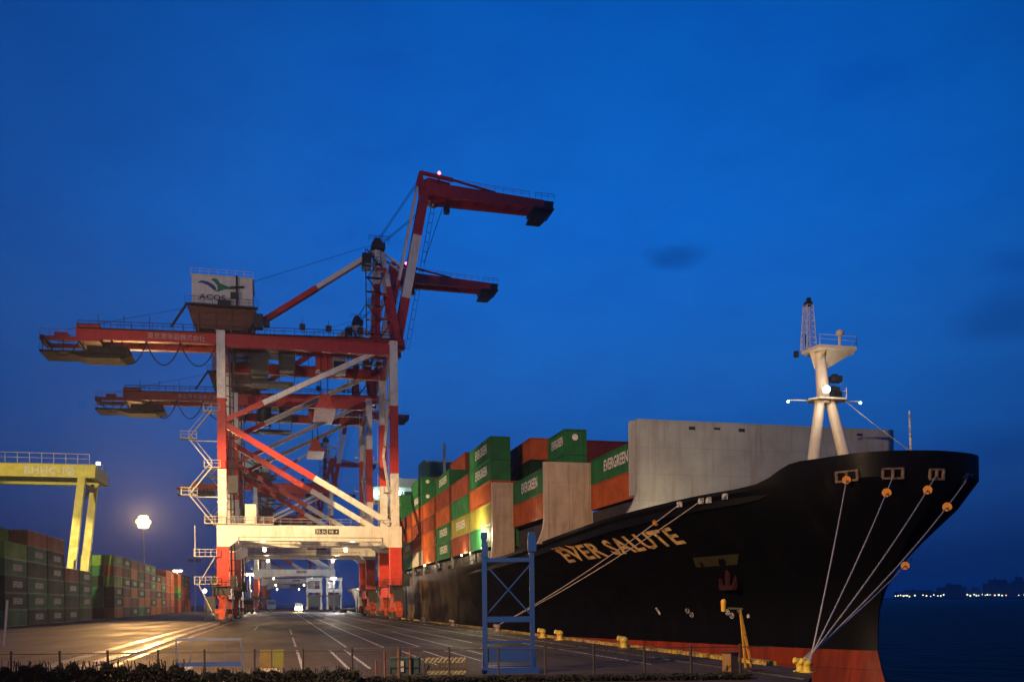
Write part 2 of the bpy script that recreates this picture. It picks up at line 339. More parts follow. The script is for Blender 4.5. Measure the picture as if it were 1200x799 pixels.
for X, nm in ((-9.3, 'crane_rail'), (19.2, 'crane_rail')):
    r_ = MB(); r_.bx((X-.06, 30, .004), (X+.06, 640, .05)); tag(r_.build(nm, M_RAIL), kind='structure')
for nd_ in M_WET.node_tree.nodes:
    if nd_.type == 'MAP_RANGE': nd_.inputs[3].default_value = .8; nd_.inputs[4].default_value = .22
wc = MB()
for x0, x1 in ((-12.1, -11.3), (-10.3, -9.6), (-8.6, -8.2)): wc.add([(x0, 30, .004), (x1, 30, .004), (x1, 640, .004), (x0, 640, .004)], [(0, 1, 2, 3)])
tag(wc.build('drain_channel', M_WET), kind='structure')
kb = MB()
y = 37.
while y < 420:
    kb.bx((QE-.55, y, 0), (QE-.1, y+2.6, .2)); y += 3.3
tag(kb.build('kerb', M_YEL), kind='structure')

# ================================================================== SHIP
XC = 43.2; HB = 19.7
TOP = [(0, 51.2, 13.), (1.2, 51.32, 13.), (2.4, 51.6, 13.), (3.7, 52.1, 13.), (5.1, 53.3, 13.), (6.1, 55.6, 13.), (7.0, 58.4, 12.95), (8.4, 60.7, 11.75), (11.3, 65.5, 11.3), (13.6, 71.7, 10.8),
       (15.2, 77, 10.3), (16.6, 86, 9.5), (18., 93, 8.7), (19.2, 103, 8.1), (19.7, 115, 7.9), (19.7, 140, 7.8), (19.7, 300, 7.8), (19.7, 325, 8.2), (19.7, 338, 8.6)]
BOT = [(0, 57.85), (.5, 58.4), (1., 59.2), (1.6, 60.5), (2.3, 62), (3.1, 64), (3.9, 66.2), (4.8, 68.5), (6.8, 75), (8.8, 82), (10.5, 87), (12.5, 94), (14.2, 100), (16.6, 110), (18.8, 124), (19.7, 145), (19.7, 295), (17, 325), (12, 338)]
def cr(a, t):
    """Catmull-Rom (monotone enough) sample of a list of tuples at float index t"""
    i = min(int(t), len(a)-2); u = t-i
    p0, p1, p2, p3 = (a[max(i-1, 0)], a[i], a[i+1], a[min(i+2, len(a)-1)])
    if i >= 13: return tuple(p1[k]+(p2[k]-p1[k])*u for k in range(len(p1)))
    return tuple(.5*((2*p1[k])+(-p0[k]+p2[k])*u+(2*p0[k]-5*p1[k]+4*p2[k]-p3[k])*u*u+(-p0[k]+3*p1[k]-3*p2[k]+p3[k])*u**3) for k in range(len(p1)))
WT = [(-9, .3), (-5, .25), (-3.6, .15), (-3, .1), (-.9, 0), (.6, .004), (2.1, .025), (3.6, .105), (5.5, .285), (7.9, .61), (10.1, .92), (11.3, 1.), (20, 1.)]
def wfun(z):
    for (a, wa), (b, wb) in zip(WT[:-1], WT[1:]):
        if a <= z <= b: return wa+(wb-wa)*(z-a)/(b-a)
    return 0.
ts = [i/3 for i in range(0, 45)]+[15, 15.25, 15.5, 15.75, 16, 16.5, 17, 17.5, 18]
rows = []
TOPC = []
for t in ts:
    tb = cr(TOP, t); bb = cr(BOT, t); zt = tb[2]; zk = min(zt-.3, 11.3); fk = t < 5
    zl = [-8, -5, -3.6, -2.2, -.9, .6, 2.1, 3.6, 5., 5.+(zk-5)*.35, 5.+(zk-5)*.7, zk, zt]
    rw_ = []
    for z in zl:
        wv = wfun(z)/wfun(zk) if z < zk else 1.
        if z < -.9 and not fk: wv = 0
        rw_.append((max(0., bb[0]+(tb[0]-bb[0])*wv) if z > -.9 else bb[0]*(1.), bb[1]+(tb[1]-bb[1])*wv, z))
    rows.append(rw_); TOPC.append((tb[0], tb[1], zt))
hb_ = MB((XC, 48, 0)); nz_ = len(rows[0])
for sgn in (-1, 1):
    vs_ = [(XC+sgn*b, y_, z) for r_ in rows for (b, y_, z) in r_]
    fs = [(i*nz_+j, (i+1)*nz_+j, (i+1)*nz_+j+1, i*nz_+j+1) for i in range(len(rows)-1) for j in range(nz_-1)]
    hb_.add(vs_, fs)
    # bulwark thickness, inside face and deck
    n0 = len(rows); inn = []
    for i, (b, y_, z) in enumerate(TOPC):
        inn.append((XC+sgn*max(0, b-.3), y_+(.35 if i < 12 else 0), z))
    dk = [(x, y_, z-1.15) for x, y_, z in inn]; ctr = [(XC, y_, z-1.05) for x, y_, z in inn]
    tp = [(XC+sgn*b, y_, z) for b, y_, z in TOPC]
    vs_ = tp+inn+dk+ctr
    fs = []
    for i in range(n0-1):
        fs += [(i, i+1, n0+i+1, n0+i), (n0+i, n0+i+1, 2*n0+i+1, 2*n0+i), (2*n0+i, 2*n0+i+1, 3*n0+i+1, 3*n0+i)]
    hb_.add(vs_, fs)
tr = [(XC-b, y_, z) for (b, y_, z) in rows[-1]]+[(XC+b, y_, z) for (b, y_, z) in reversed(rows[-1])]
hb_.add(tr, [tuple(range(len(tr)))])
M_HULL = mat('black_hull_paint', (.0035, .0035, .004), .5, var=.25, vscale=.25, spec=.14)
def hull_mat():
    m = M_HULL; n = m.node_tree.nodes; l = m.node_tree.links; b = n['Principled BSDF']
    src = b.inputs['Base Color'].links[0].from_socket
    t = n.new('ShaderNodeTexCoord'); s = n.new('ShaderNodeSeparateXYZ'); l.new(t.outputs['Object'], s.inputs[0])
    # salt and scrape streaks
    mpn = n.new('ShaderNodeMapping'); mpn.inputs['Scale'].default_value = (.2, .6, .08); l.new(t.outputs['Object'], mpn.inputs[0])
    x = n.new('ShaderNodeTexNoise'); x.inputs['Scale'].default_value = 1.4; x.inputs['Detail'].default_value = 9; x.inputs['Roughness'].default_value = .72; l.new(mpn.outputs[0], x.inputs['Vector'])
    r = ramp(n, [(.55, (0, 0, 0)), (.85, (.4, .4, .4))]); l.new(x.outputs[0], r.inputs[0])
    mx = n.new('ShaderNodeMix'); mx.data_type = 'RGBA'; mx.inputs['B'].default_value = (.04, .03, .025, 1); l.new(r.outputs[0], mx.inputs['Factor']); l.new(src, mx.inputs['A'])
    # warm floodlight on the parallel middle body, painted as brown patches growing aft
    my = n.new('ShaderNodeMapRange'); my.inputs[1].default_value = 60; my.inputs[2].default_value = 112; my.inputs[3].default_value = 0; my.inputs[4].default_value = .9; l.new(s.outputs['Y'], my.inputs[0])
    x3 = n.new('ShaderNodeTexNoise'); x3.inputs['Scale'].default_value = .35; x3.inputs['Detail'].default_value = 6; l.new(t.outputs['Object'], x3.inputs['Vector'])
    r3 = ramp(n, [(.42, (.06,)*3), (.58, (1,)*3)]); l.new(x3.outputs[0], r3.inputs[0])
    mm = n.new('ShaderNodeMath'); mm.operation = 'MULTIPLY'; l.new(my.outputs[0], mm.inputs[0]); l.new(r3.outputs[0], mm.inputs[1])
    mw = n.new('ShaderNodeMix'); mw.data_type = 'RGBA'; mw.inputs['B'].default_value = (.095, .066, .038, 1); l.new(mm.outputs[0], mw.inputs['Factor']); l.new(mx.outputs['Result'], mw.inputs['A'])
    gt = n.new('ShaderNodeMath'); gt.operation = 'LESS_THAN'; gt.inputs[1].default_value = -.88; l.new(s.outputs['Z'], gt.inputs[0])
    r2 = ramp(n, [(.35, (.17, .026, .012)), (.6, (.34, .048, .018))]); l.new(x.outputs[0], r2.inputs[0])
    m3 = n.new('ShaderNodeMix'); m3.data_type = 'RGBA'; l.new(gt.outputs[0], m3.inputs['Factor']); l.new(mw.outputs['Result'], m3.inputs['A']); l.new(r2.outputs[0], m3.inputs['B'])
    l.new(m3.outputs['Result'], b.inputs['Base Color'])
    plates(m, 7.5, 2.3, .55, 'yz', .016)
hull_mat()
ship = empty('container_ship', (XC, 48, 0))
tag(ship, 'large black container ship moored alongside the quay, loaded with containers', 'ship')
SO = (XC, 48, 0)
hull = hb_.build('hull', M_HULL, ship, smooth=True)
bvh = BVHTree.FromPolygons([v.co+Vector(SO) for v in hull.data.vertices], [tuple(p.vertices) for p in hull.data.polygons])
def hull_x(Y, z):
    h = bvh.ray_cast(Vector((10, Y, z)), Vector((1, 0, 0)))
    return (h[0], h[1]) if h[0] else (None, None)
def hull_px(px, py):
    h = bvh.ray_cast(Vector((0, 0, HC)), ray(px, py).normalized())
    return (h[0], h[1]) if h[0] else (None, None)
def facing(n_, d):
    return n_ if n_.dot(d) < 0 else -n_

# ship name painted on the bow
M_NAME = mat('cream_name_paint', (.85, .58, .26), .5, var=.12, vscale=1.5, dirt=(.40, .26, .12))
def hull_text(txt, pa, pb, hgt, name, m, bold=.02, off=.11, spacing=1.):
    me = text_mesh(txt, width=1., bold=bold, spacing=spacing)
    bm = bmesh.new(); bm.from_mesh(me); bmesh.ops.triangulate(bm, faces=bm.faces)
    bmesh.ops.subdivide_edges(bm, edges=[e for e in bm.edges if e.calc_length() > .03], cuts=2)
    zs = [v.co.z for v in bm.verts]; z0, z1 = min(zs), max(zs)
    for v in bm.verts:
        u = v.co.x+.5; q = (v.co.z-z0)/(z1-z0)-.5
        Y = pa.y+(pb.y-pa.y)*u; z = pa.z+(pb.z-pa.z)*u+q*hgt
        h, nn = hull_x(Y, z)
        v.co = (h+facing(nn, Vector((1, 0, 0)))*off)-Vector(SO) if h else Vector((30, Y, z))-Vector(SO)
    bm.to_mesh(me); bm.free()
    return link_mesh(name, me, m, ship)
for word, a_, e_ in (('EVER', (660, 650.5), (706, 642.3)), ('SALUTE', (712.5, 641.2), (795, 625.8))): hull_text(word, hull_px(*a_)[0], hull_px(*e_)[0], 1.38, 'ship_name', M_NAME, bold=.028, spacing=1.1)
# faint marks on the bow: load marks, thruster symbols and the yellow and red panel of the anchor pocket
M_MARK = paint_mat('white_mark_paint', (.7, .7, .68)); M_MARKO = mat('dull_fairlead_paint', (.16, .105, .07), .6, var=.4, vscale=3.)
def hull_patch(pxs, name, m, off=.04):
    """flat polygon laid on the hull, corners given by where they sit on it"""
    n = 6; vs_ = []; A_, B_, C_, D_ = [Vector((*p, 0)) for p in pxs]
    for a in range(n+1):
        for e in range(n+1):
            q = A_.lerp(B_, a/n).lerp(D_.lerp(C_, a/n), e/n); h, nn = hull_px(q.x, q.y)
            if not h: return None
            vs_.append(h+facing(nn, ray(q.x, q.y))*off)
    b_ = MB(SO); b_.add(vs_, [(a*(n+1)+e, (a+1)*(n+1)+e, (a+1)*(n+1)+e+1, a*(n+1)+e+1) for a in range(n) for e in range(n)]); return b_.build(name, m, ship)
def ring_mark(px, py, r, cross=True):
    h, nn = hull_px(px, py)
    if not h: return
    nn = facing(nn, ray(px, py)); u = nn.cross(Vector((0, 0, 1))).normalized(); v = u.cross(nn); h = h+nn*.05
    b_ = MB(SO); k = 14
    P = lambda rr, a: h+(u*math.cos(a)+v*math.sin(a))*rr
    vs_ = [P(r, 2*math.pi*i/k) for i in range(k)]+[P(r*.72, 2*math.pi*i/k) for i in range(k)]
    b_.add(vs_, [(i, (i+1) % k, k+(i+1) % k, k+i) for i in range(k)])
    if cross:
        for a in (math.pi/4, 3*math.pi/4):
            d = u*math.cos(a)+v*math.sin(a); e = nn.cross(d)
            b_.add([h-d*r*.72-e*r*.12, h+d*r*.72-e*r*.12, h+d*r*.72+e*r*.12, h-d*r*.72+e*r*.12], [(0, 1, 2, 3)])
    b_.build('thruster_mark', M_MARK, ship)
for p in ((806, 715), (811, 720), (853, 717), (858, 721)): ring_mark(*p, .26)
hull_patch([(768, 712), (770, 711), (775, 719), (773, 720)], 'draught_mark', M_MARK)
hull_patch([(875, 720), (878, 719), (879, 723), (876, 724)], 'draught_mark', M_MARK)
M_POCK = mat('yellow_green_pocket_paint', (.045, .042, .016), .6); M_POCR = mat('red_anchor_paint', (.045, .006, .005), .7, dirt=(.02, .004, .003))
hull_patch([(812, 653), (866, 648), (864, 661), (816, 664)], 'anchor_recess', M_POCK)
# anchor in its recess
ha, na = hull_px(855, 674)
if ha:
    na = facing(na, ray(855, 674)); a_ = MB(SO); up = Vector((0, 0, 1)); side = Vector((0, 1, 0))
    c0 = ha+na*.35
    a_.bar(c0+up*1.1, c0-up*.9, .3); a_.bar(c0-up*.8-side*1.1, c0-up*.8+side*1.1, .4)
    a_.bar(c0-up*.8-side*1.1, c0+up*.15-side*1.35, .36, w2=.12, h2=.12); a_.bar(c0-up*.8+side*1.1, c0+up*.15+side*1.35, .36, w2=.12, h2=.12); a_.ball(c0+up*1.1, .25)
    a_.build('anchor', M_POCR, ship)
h, nn = hull_px(1131, 561)
if h:
    nn = facing(nn, ray(1131, 561)); u = Vector((0, 0, 1)).cross(nn).normalized(); v = nn.cross(u); h = h+nn*.06; b_ = MB(SO)
    if u.dot(Vector((1, -.3, 0))) < 0: u = -u
    for (a, e, c, d) in ((-.5, .5, .22, .46), (-.14, .16, -.5, .22), (-.5, -.3, .05, .22)): b_.add([h+u*a+v*c, h+u*e+v*c, h+u*e+v*d, h+u*a+v*d], [(0, 1, 2, 3)])
    b_.build('bow_emblem', M_MARK, ship)
# fairlead rollers where the ropes leave the bow
for (px, py, ww) in ((993, 558, 1.5), (1046, 555, 1.3), (1097, 556, 1.0)):
    h, nn = hull_px(px, py)
    if h:
        nn = facing(nn, ray(px, py)); u = nn.cross(Vector((0, 0, 1))).normalized(); f_ = MB(SO)
        for s_i in (-1, 0, 1): f_.tube([h+u*ww*.5*s_i+nn*.03-Vector((0, 0, .25)), h+u*ww*.5*s_i+nn*.12+Vector((0, 0, .28))], .12, 8)
        f_.bar(h-u*ww*.55+nn*.08-Vector((0, 0, .32)), h+u*ww*.55+nn*.08-Vector((0, 0, .32)), .14); f_.bar(h-u*ww*.55+nn*.08+Vector((0, 0, .34)), h+u*ww*.55+nn*.08+Vector((0, 0, .34)), .12)
        f_.build('fairlead', M_MARKO, ship)

# breakwater and lashing bulkheads
M_BW = plates(streaks(mat('grey_breakwater_paint', (.32, .35, .37), .5, var=.14, vscale=.3), (.17, .11, .07), .55, .07, 1.3), 3.2, 2.4, .74)
def flared(b_, x0, x1, y_, z0, z1, foot, th=.45, zl=None):
    """transverse plate whose outer (left) edge is straight above and sweeps outward at the foot"""
    poly = [(x1, z0)]
    poly += [(x1, z1), (x0, z1)]
    for i in range(9):
        u = i/8; poly.append((x0-foot*u*u, z0+(1-u)*(z1-z0)*.34))
    b_.prism(poly, 'y', y_, y_+th)
b_ = MB(SO); flared(b_, 30.9, 57.6, 74.4, 10.1, 19.3, 1.7)
for i in range(6): b_.bx((33+4*i, 74.85, 9.6), (33.25+4*i, 75.35, 18.6))
bwo = b_.build('breakwater', M_BW, ship)
wng = MB(SO); wng.prism([(30.9, 74.8), (31.2, 74.8), (31.2, 75.5), (30.55, 75.5)], 'z', 12.5, 19.25); wng.build('wing', M_BW, bwo)
for i, x in enumerate((36.0, 38.5, 41, 53.5)): MB(SO).bx((x, 74.36, 18.5+.1*(i % 2)), (x+.6, 74.4, 18.8)).build('cleat', M_DARK, bwo)
M_PAN = streaks(mat('tan_lashing_panel', (.40, .34, .27), .55, var=.12, vscale=.5), (.16, .10, .06), .6, .10, 2.)
plates(M_PAN, 1.3, 2.2, .78)
for (x0, x1, y_, z0, z1) in ((26.4, 31.7, 88.4, 9., 17.5), (24.05, 26.7, 101.9, 8., 17.1)):
    b_ = MB(SO); flared(b_, x0, x1, y_, z0, z1, .8 if x0 > 25 else .2)
    for i in range(3): b_.bx((x0+.4+(x1-x0-.8)*i/2-.04, y_-.05, z0), (x0+.4+(x1-x0-.8)*i/2+.04, y_, z1-.1))
    b_.build('lashing_panel', M_PAN, ship)
# hatch coamings and lashing bridges between the stacks
b_ = MB(SO)
for k in range(12):
    Y = 75.6+13.4*k; X = {0: 31.0, 1: 26.6}.get(k, 24.4); base = {0: 12.3, 1: 11.4}.get(k, 9.45)
    b_.bx((X+.5, Y, base-2.4), (2*XC-X-.5, Y+12.2, base-.06))
b_.build('hatch_coaming', M_DARK, ship)
for k in range(3, 12):
    Y = 75.6+13.4*k-1.0; b_ = MB(SO)
    for i in range(4): b_.bx((24.1+2.46*i, Y, 6.9), (24.4+2.46*i, Y+.5, 12.6))
    b_.bx((24.1, Y-.1, 12.3), (38, Y+.7, 12.5)); b_.bx((24.1, Y-.1, 9.5), (38, Y+.7, 9.65)); b_.rail([(24.1, Y-.1, 12.5), (24.1, Y+.7, 12.5)])
    b_.build('lashing_bridge', M_STEEL, ship)
# rail and pipes along the side deck
b_ = MB(SO)
for i in range(30): b_.bar((23.7, 106+4*i, 7.8), (23.7, 106+4*i, 9.), .07)
b_.bar((23.7, 106, 9.), (23.7, 222, 9.), .07); b_.bar((23.7, 106, 8.4), (23.7, 222, 8.4), .06)
for i in range(11): b_.box((24.6, 110+11.*i, 8.1), (.9, 1.3, 1.1))
b_.build('side_deck_rail', M_DARK, ship)

# foremast
M_MAST = streaks(mat('cream_mast_paint', (.62, .55, .46), .5, var=.06), (.35, .24, .15), .3)
mb = MB(SO); b0 = 63.3
A = Vector((40.9, b0-.2, 10.6)); B = Vector((45.5, b0, 10.6)); A1 = Vector((42.75, b0+.9, 19.3)); B1 = Vector((43.65, b0+.9, 19.3))
mb.tube([A, A1], .55, 14, r2=.40); mb.tube([B, B1], .55, 14, r2=.40)
mb.tube([(43.1, b0+.9, 18.9), (43.1, b0+1.35, 23.2)], .55, 14, r2=.44); fm = mb.build('foremast', M_MAST, ship, smooth=True)
mp_ = MB(SO); mp_.prism([(42.3, 65.3), (44.2, 65.3), (45.2, 64.2), (44.6, 63.3), (42.2, 63.3), (41.7, 64.2)], 'z', 19.2, 19.34); mp_.rail([(44.2, 65.3, 19.34), (45.2, 64.2, 19.34), (44.6, 63.3, 19.34)], .8, .018, 1.)
mp_.bar((40.3, 64.8, 19.27), (46.3, 64.1, 19.27), .08); mp_.build('mast_platform', M_MAST, fm)
mt_ = MB(SO); z = 23.1
mt_.prism([(41.9, 65.5), (44.1, 66.6), (46.3, 64.9), (45.6, 63.3), (42.2, 63.3)], 'z', 23.3, 23.55)
mt_.add([(42.6, 64.7, 21.9), (43.6, 64.7, 21.9), (46.0, 64.6, 23.3), (42.2, 64.8, 23.3), (43, 65.2, 23.3), (43, 63.6, 23.3)], [(0, 1, 2, 3), (0, 4, 5), (1, 2, 4), (1, 5, 2)])
mt_.rail([(42.2, 63.3, 23.55), (45.6, 63.3, 23.55), (46.3, 64.9, 23.55)], .8, .014, 1.2)
mt_.build('crosstree', M_MAST, fm)
ltc = MB(SO)
c = Vector((42.2, 64.9, 23.55)); n_l = 8; hl = 3.6
for s1, s2 in ((-1, -1), (1, -1), (1, 1), (-1, 1)): ltc.bar(c+Vector((s1*.45, s2*.45, 0)), c+Vector((s1*.28, s2*.28, hl)), .055)
for i in range(n_l+1):
    q = .45-.17*i/n_l; zz = hl*i/n_l; cs = [c+Vector((a*q, b*q, zz)) for a, b in ((-1, -1), (1, -1), (1, 1), (-1, 1))]
    q2 = .45-.17*(i+1)/n_l; ds = [c+Vector((a*q2, b*q2, hl*(i+1)/n_l)) for a, b in ((-1, -1), (1, -1), (1, 1), (-1, 1))]
    for j in range(4):
        ltc.bar(cs[j], cs[(j+1) % 4], .03)
        if i < n_l: ltc.bar(cs[j], ds[(j+1) % 4], .025)
ltc.rail([c+Vector((-.75, -.75, 0)), c+Vector((-.75, -.75, .02))], .9); ltc.build('lattice_topmast', M_MAST, fm)
MB(SO).box(c+Vector((.0, 0, hl+.15)), (.5, .5, .3)).box(c+Vector((.05, 0, hl+.45)), (.28, .28, .35)).build('masthead_light', M_DARK, fm)
MB(SO).box((41.5, 65.6, 23.3), (.3, .3, .5)).build('navigation_light', M_DARK, fm)
MB(SO).tube([(44.8, 64.4, 23.5), (44.8, 64.4, 24.7)], .1, 8).ball((44.8, 64.4, 24.9), .32).build('radar_dome', M_MAST, fm)
for q_, d_ in (((44.3, 64.3, 21.05), (.9, .6, .5)), ((44.2, 64.3, 20.2), (.7, .5, .35)), ((44.5, 64.2, 19.75), (.4, .4, .5)), ((43.9, 64.2, 19.7), (.4, .4, .5))): MB(SO).box(q_, d_).box(Vector(q_)+Vector((-.1, 0, d_[2]*.6)), (d_[0]*.5, d_[1]*.5, d_[2]*.4)).build('navigation_light', M_DARK, fm)
dl = MB(SO); dl.ball((42.35, 62.7, 19.75), .3, m=0)
dl.build('deck_floodlight', M_LAMPW, fm)
for (x, y_, m_) in ((40.2, 64.8, M_LAMPG), (46.4, 64.0, M_LAMPG)):
    l_ = MB(SO); l_.ball((x, y_, 19.15), .10); l_.build('deck_floodlight', m_, fm)
point('mast_deck_light', (42.2, 62.2, 19.8), 420, (1, .82, .62), .3)
# small gear on the forecastle
MB(SO).tube([(41.9, 66.2, 10.0), (41.9, 66.2, 13.4)], .07, 6).build('vent_pipe', M_MAST, ship)
MB(SO).tube([(43.6, 66.2, 10.0), (43.6, 66.2, 13.6)], .09, 6).build('vent_pipe', M_MAST, ship)
MB(SO).box((43.4, 60.5, 11.8), (3.2, 1.6, 1.0)).tube([(41.2, 60.5, 12.2), (45.6, 60.5, 12.2)], .55, 14).build('windlass', M_MAST, ship)
MB(SO).box((39.0, 61.5, 11.3), (1.8, 1.4, .9)).tube([(37.6, 61.5, 11.8), (40.4, 61.5, 11.8)], .5, 14).build('windlass', M_MAST, ship)
js = MB(SO); js.tube([(43.2, 53.9, 11.4), (43.2, 54.1, 16.3)], .09, 8, r2=.06); js.bar((43.2, 54, 13.3), (43.75, 53.4, 11.5), .08); js.bar((43.2, 54, 13.3), (42.65, 53.4, 11.5), .08); js.build('jackstaff', M_MARK, ship)
st = MB(SO); st.tube([(44.6, 63.6, 19.2), (44.2, 60.2, 17.0), (43.5, 54.6, 13.6)], .03, 5); st.build('stay_wire', M_STEEL, ship)
# lit lamps low on the foredeck in front of the breakwater
for (x, y_) in ((32.6, 69.4), (34.4, 69.6)): MB(SO).ball((x, y_, 11.35), .22, sz=.6).build('deck_lamp', M_LAMP, ship)
point('foredeck_lamp', (33.4, 70.0, 11.7), 260, (1., .75, .35), .3)
# mooring deck lamps along the side and their light on the container sides
for (x, y_, z, pw) in ((23.75, 106.2, 9.6, 1500), (23.75, 119, 9.4, 300), (23.75, 151, 9.4, 260)):
    l_ = MB(SO); l_.ball((x, y_, z), .13); l_.build('deck_lamp', M_LAMPW, ship); point('side_deck_lamp', (x-1.1, y_+1.2, z+1.9) if pw > 1000 else (x-.35, y_-.4, z+.3), pw*(2.2 if pw > 1000 else 1), (1., .80, .45), .2)

# deckhouse far aft
M_SHIPW = streaks(mat('ship_white', (.50, .51, .50), .5, var=.05), (.35, .28, .2), .3)
dh = MB(SO); dh.bx((26, 231, 7), (60.4, 246, 29.5)); dh.bx((23.2, 231.5, 29.5), (63.2, 240, 33.)); dh.bx((28, 233, 33), (58, 243, 35.5)); dh = dh.build('deckhouse', M_SHIPW, ship)
for i in range(8): MB(SO).bx((24+2.4*i, 231.42, 30.6), (25.9+2.4*i, 231.5, 31.9)).build('window', M_GLASS, dh)
for fl in range(2, 7):
    for i in range(4): MB(SO).bx((28+2.9*i, 230.92, 9.6+2.7*fl), (28.9+2.9*i, 231., 10.6+2.7*fl)).build('window', M_GLASS, dh)
fn = MB(SO); fn.bx((38, 243, 29), (48, 252, 42)); fn.build('funnel', mat('funnel_green', (.03, .16, .07), .5), ship)
rm = MB(SO); rm.bar((43, 238, 35), (43, 238, 46), .7); rm.bar((38, 238, 41), (48, 238, 41), .4); rm.build('radar_mast', M_SHIPW, ship)
for (x, z) in ((24.0, 31.2), (29.6, 31.4), (34, 30.3)):
    l_ = MB(SO); l_.ball((x, 230.6, z), .62); l_.build('bridge_floodlight', M_LAMPG, ship)
point('bridge_front_light', (27, 227, 32.5), 500, (.62, 1., .78), .5)

# ================================================================== CONTAINERS
PALETTE = {'green': (.020, .135, .045), 'dark green': (.004, .026, .012), 'light green': (.15, .29, .035), 'orange': (.36, .085, .022), 'rust brown': (.20, .045, .022),
           'maroon': (.085, .015, .02), 'navy blue': (.018, .026, .085), 'pale grey': (.42, .41, .38), 'yellow green': (.26, .24, .04)}  # dark green is the green paint darkened to hold the shade on the stacks
CM = {k: streaks(mat(k.replace(' ', '_')+'_container_paint', c, .62, var=.18, vscale=.6, spec=.15), tuple(x*.4+.02 for x in c), .35, .15, 2.) for k, c in PALETTE.items()}
M_LET = mat('white_container_lettering', (.66, .66, .62), .55, var=.2, vscale=2.)
def container_meshes(Lc, H=2.59, W=2.44):
    b_ = MB()
    # corner posts and rails
    for x in (0, W): 
        for y_ in (0, Lc): b_.box((x+(.08 if x == 0 else -.08), y_+(.08 if y_ == 0 else -.08), H/2), (.16, .16, H))
    for x in (.07, W-.07):
        for z in (.08, H-.06): b_.box((x, Lc/2, z), (.13, Lc-.32, .14))
    for y_ in (.07, Lc-.07):
        for z in (.08, H-.06): b_.box((W/2, y_, z), (W-.32, .13, .14))
    # corrugated sides
    n = int(Lc/.56); st_ = (Lc-.2)/n
    for x, s in ((.06, 1), (W-.06, -1)):
        vs_ = []; fs = []
        pts = []
        for i in range(n):
            y0 = .1+i*st_; pts += [(x, y0), (x, y0+st_*.36), (x+s*.045, y0+st_*.5), (x+s*.045, y0+st_*.86)]
        pts.append((x, .1+n*st_))
        for px_, py_ in pts: vs_ += [(px_, py_, .1), (px_, py_, H-.1)]
        fs = [(2*i, 2*i+2, 2*i+3, 2*i+1) for i in range(len(pts)-1)]
        b_.add(vs_, fs)
    b_.add([(.06, .06, H-.03), (W-.06, .06, H-.03), (W-.06, Lc-.06, H-.03), (.06, Lc-.06, H-.03)], [(0, 1, 2, 3)])
    b_.add([(.06, .06, .05), (W-.06, .06, .05), (W-.06, Lc-.06, .05), (.06, Lc-.06, .05)], [(0, 1, 2, 3)])
    b_.add([(.1, Lc-.05, .1), (W-.1, Lc-.05, .1), (W-.1, Lc-.05, H-.1), (.1, Lc-.05, H-.1)], [(0, 1, 2, 3)])
    o = b_.build('container', list(CM.values())[0]); me = o.data; bpy.data.objects.remove(o)
    d = MB()
    for i in range(2): d.box((.16+(W-.32)*(.25+.5*i), .05, H/2), ((W-.36)/2, .05, H-.34))
    for i in range(4): d.box((.42+.53*i, .0, H/2), (.045, .05, H-.3))
    for i in range(2): d.box((.62+1.06*i, -.02, H*.42), (.4, .05, .06))
    o = d.build('door_end', list(CM.values())[0]); de = o.data; bpy.data.objects.remove(o)
    return me, de
ME40, DE40 = container_meshes(12.19); ME20, DE20 = container_meshes(6.06)
MEH, DEH = container_meshes(12.19, 2.85)
T_EVER = text_mesh('EVERGREEN', width=6.4, height=1.15, bold=.03); T_EVER.materials.append(M_LET)
T_YARD = text_mesh('EVERGREEN', width=5.2, height=1.0, bold=.03); T_YARD.materials.append(mat('shaded_white_lettering', (.24, .25, .24), .6, var=.3, vscale=2.))  # white lettering darkened so the yard's shade is in its colour
T_EVER2 = text_mesh('EVERGREEN', width=4.0, height=.95, bold=.03); T_EVER2.materials.append(M_LET)
dm = MB(); k = 12
dm.add([(.34*math.cos(2*math.pi*i/k), 0, .34*math.sin(2*math.pi*i/k)) for i in range(k)], [tuple(range(k))]); o_ = dm.build('door_emblem', M_LET); T_EMB = o_.data; bpy.data.objects.remove(o_)
def with_slot(o, m):
    o.material_slots[0].link = 'OBJECT'; o.material_slots[0].material = m
NCONT = [0]
def container(x, y_, z, colr, label, group, size=40, letter=None, emblem=False, side='L', light=False):
    me, de = {40: (ME40, DE40), 20: (ME20, DE20), 45: (MEH, DEH)}[size]; Lc = 6.06 if size == 20 else 12.19
    o = bpy.data.objects.new('shipping_container', me); col.objects.link(o); with_slot(o, CM[colr]); o.location = (x, y_, z)
    tag(o, label, 'container', group); NCONT[0] += 1
    if not light:
        d = bpy.data.objects.new('door_end', de); col.objects.link(d); with_slot(d, CM[colr]); d.parent = o
    if letter:
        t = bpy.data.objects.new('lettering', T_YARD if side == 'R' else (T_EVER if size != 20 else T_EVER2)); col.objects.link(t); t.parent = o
        if side == 'L': t.location = (-.012, Lc*.42, 1.45); t.rotation_euler = (0, 0, -math.pi/2)
        else: t.location = (2.452, Lc*.55, 1.35); t.rotation_euler = (0, 0, math.pi/2)
    if emblem:
        t = bpy.data.objects.new('door_emblem', T_EMB); col.objects.link(t); t.parent = o; t.location = (1.15, -.055, 1.75)
    return o
ORD = ['first', 'second', 'third', 'fourth', 'fifth', 'sixth', 'seventh', 'eighth', 'ninth', 'tenth', 'eleventh', 'twelfth', 'thirteenth', 'fourteenth', 'fifteenth', 'sixteenth', 'seventeenth', 'eighteenth', 'nineteenth', 'twentieth']
GS = "containers stacked on the ship's deck"
STK = ['bay behind the breakwater', 'bay behind the wide tan panel', 'bay behind the narrow tan panel']
BAYN = ['ship bay behind the breakwater', 'bay behind the wide panel', 'bay behind the narrow panel']+['%s ship bay from the bow' % ORD[k] for k in range(3, 12)]
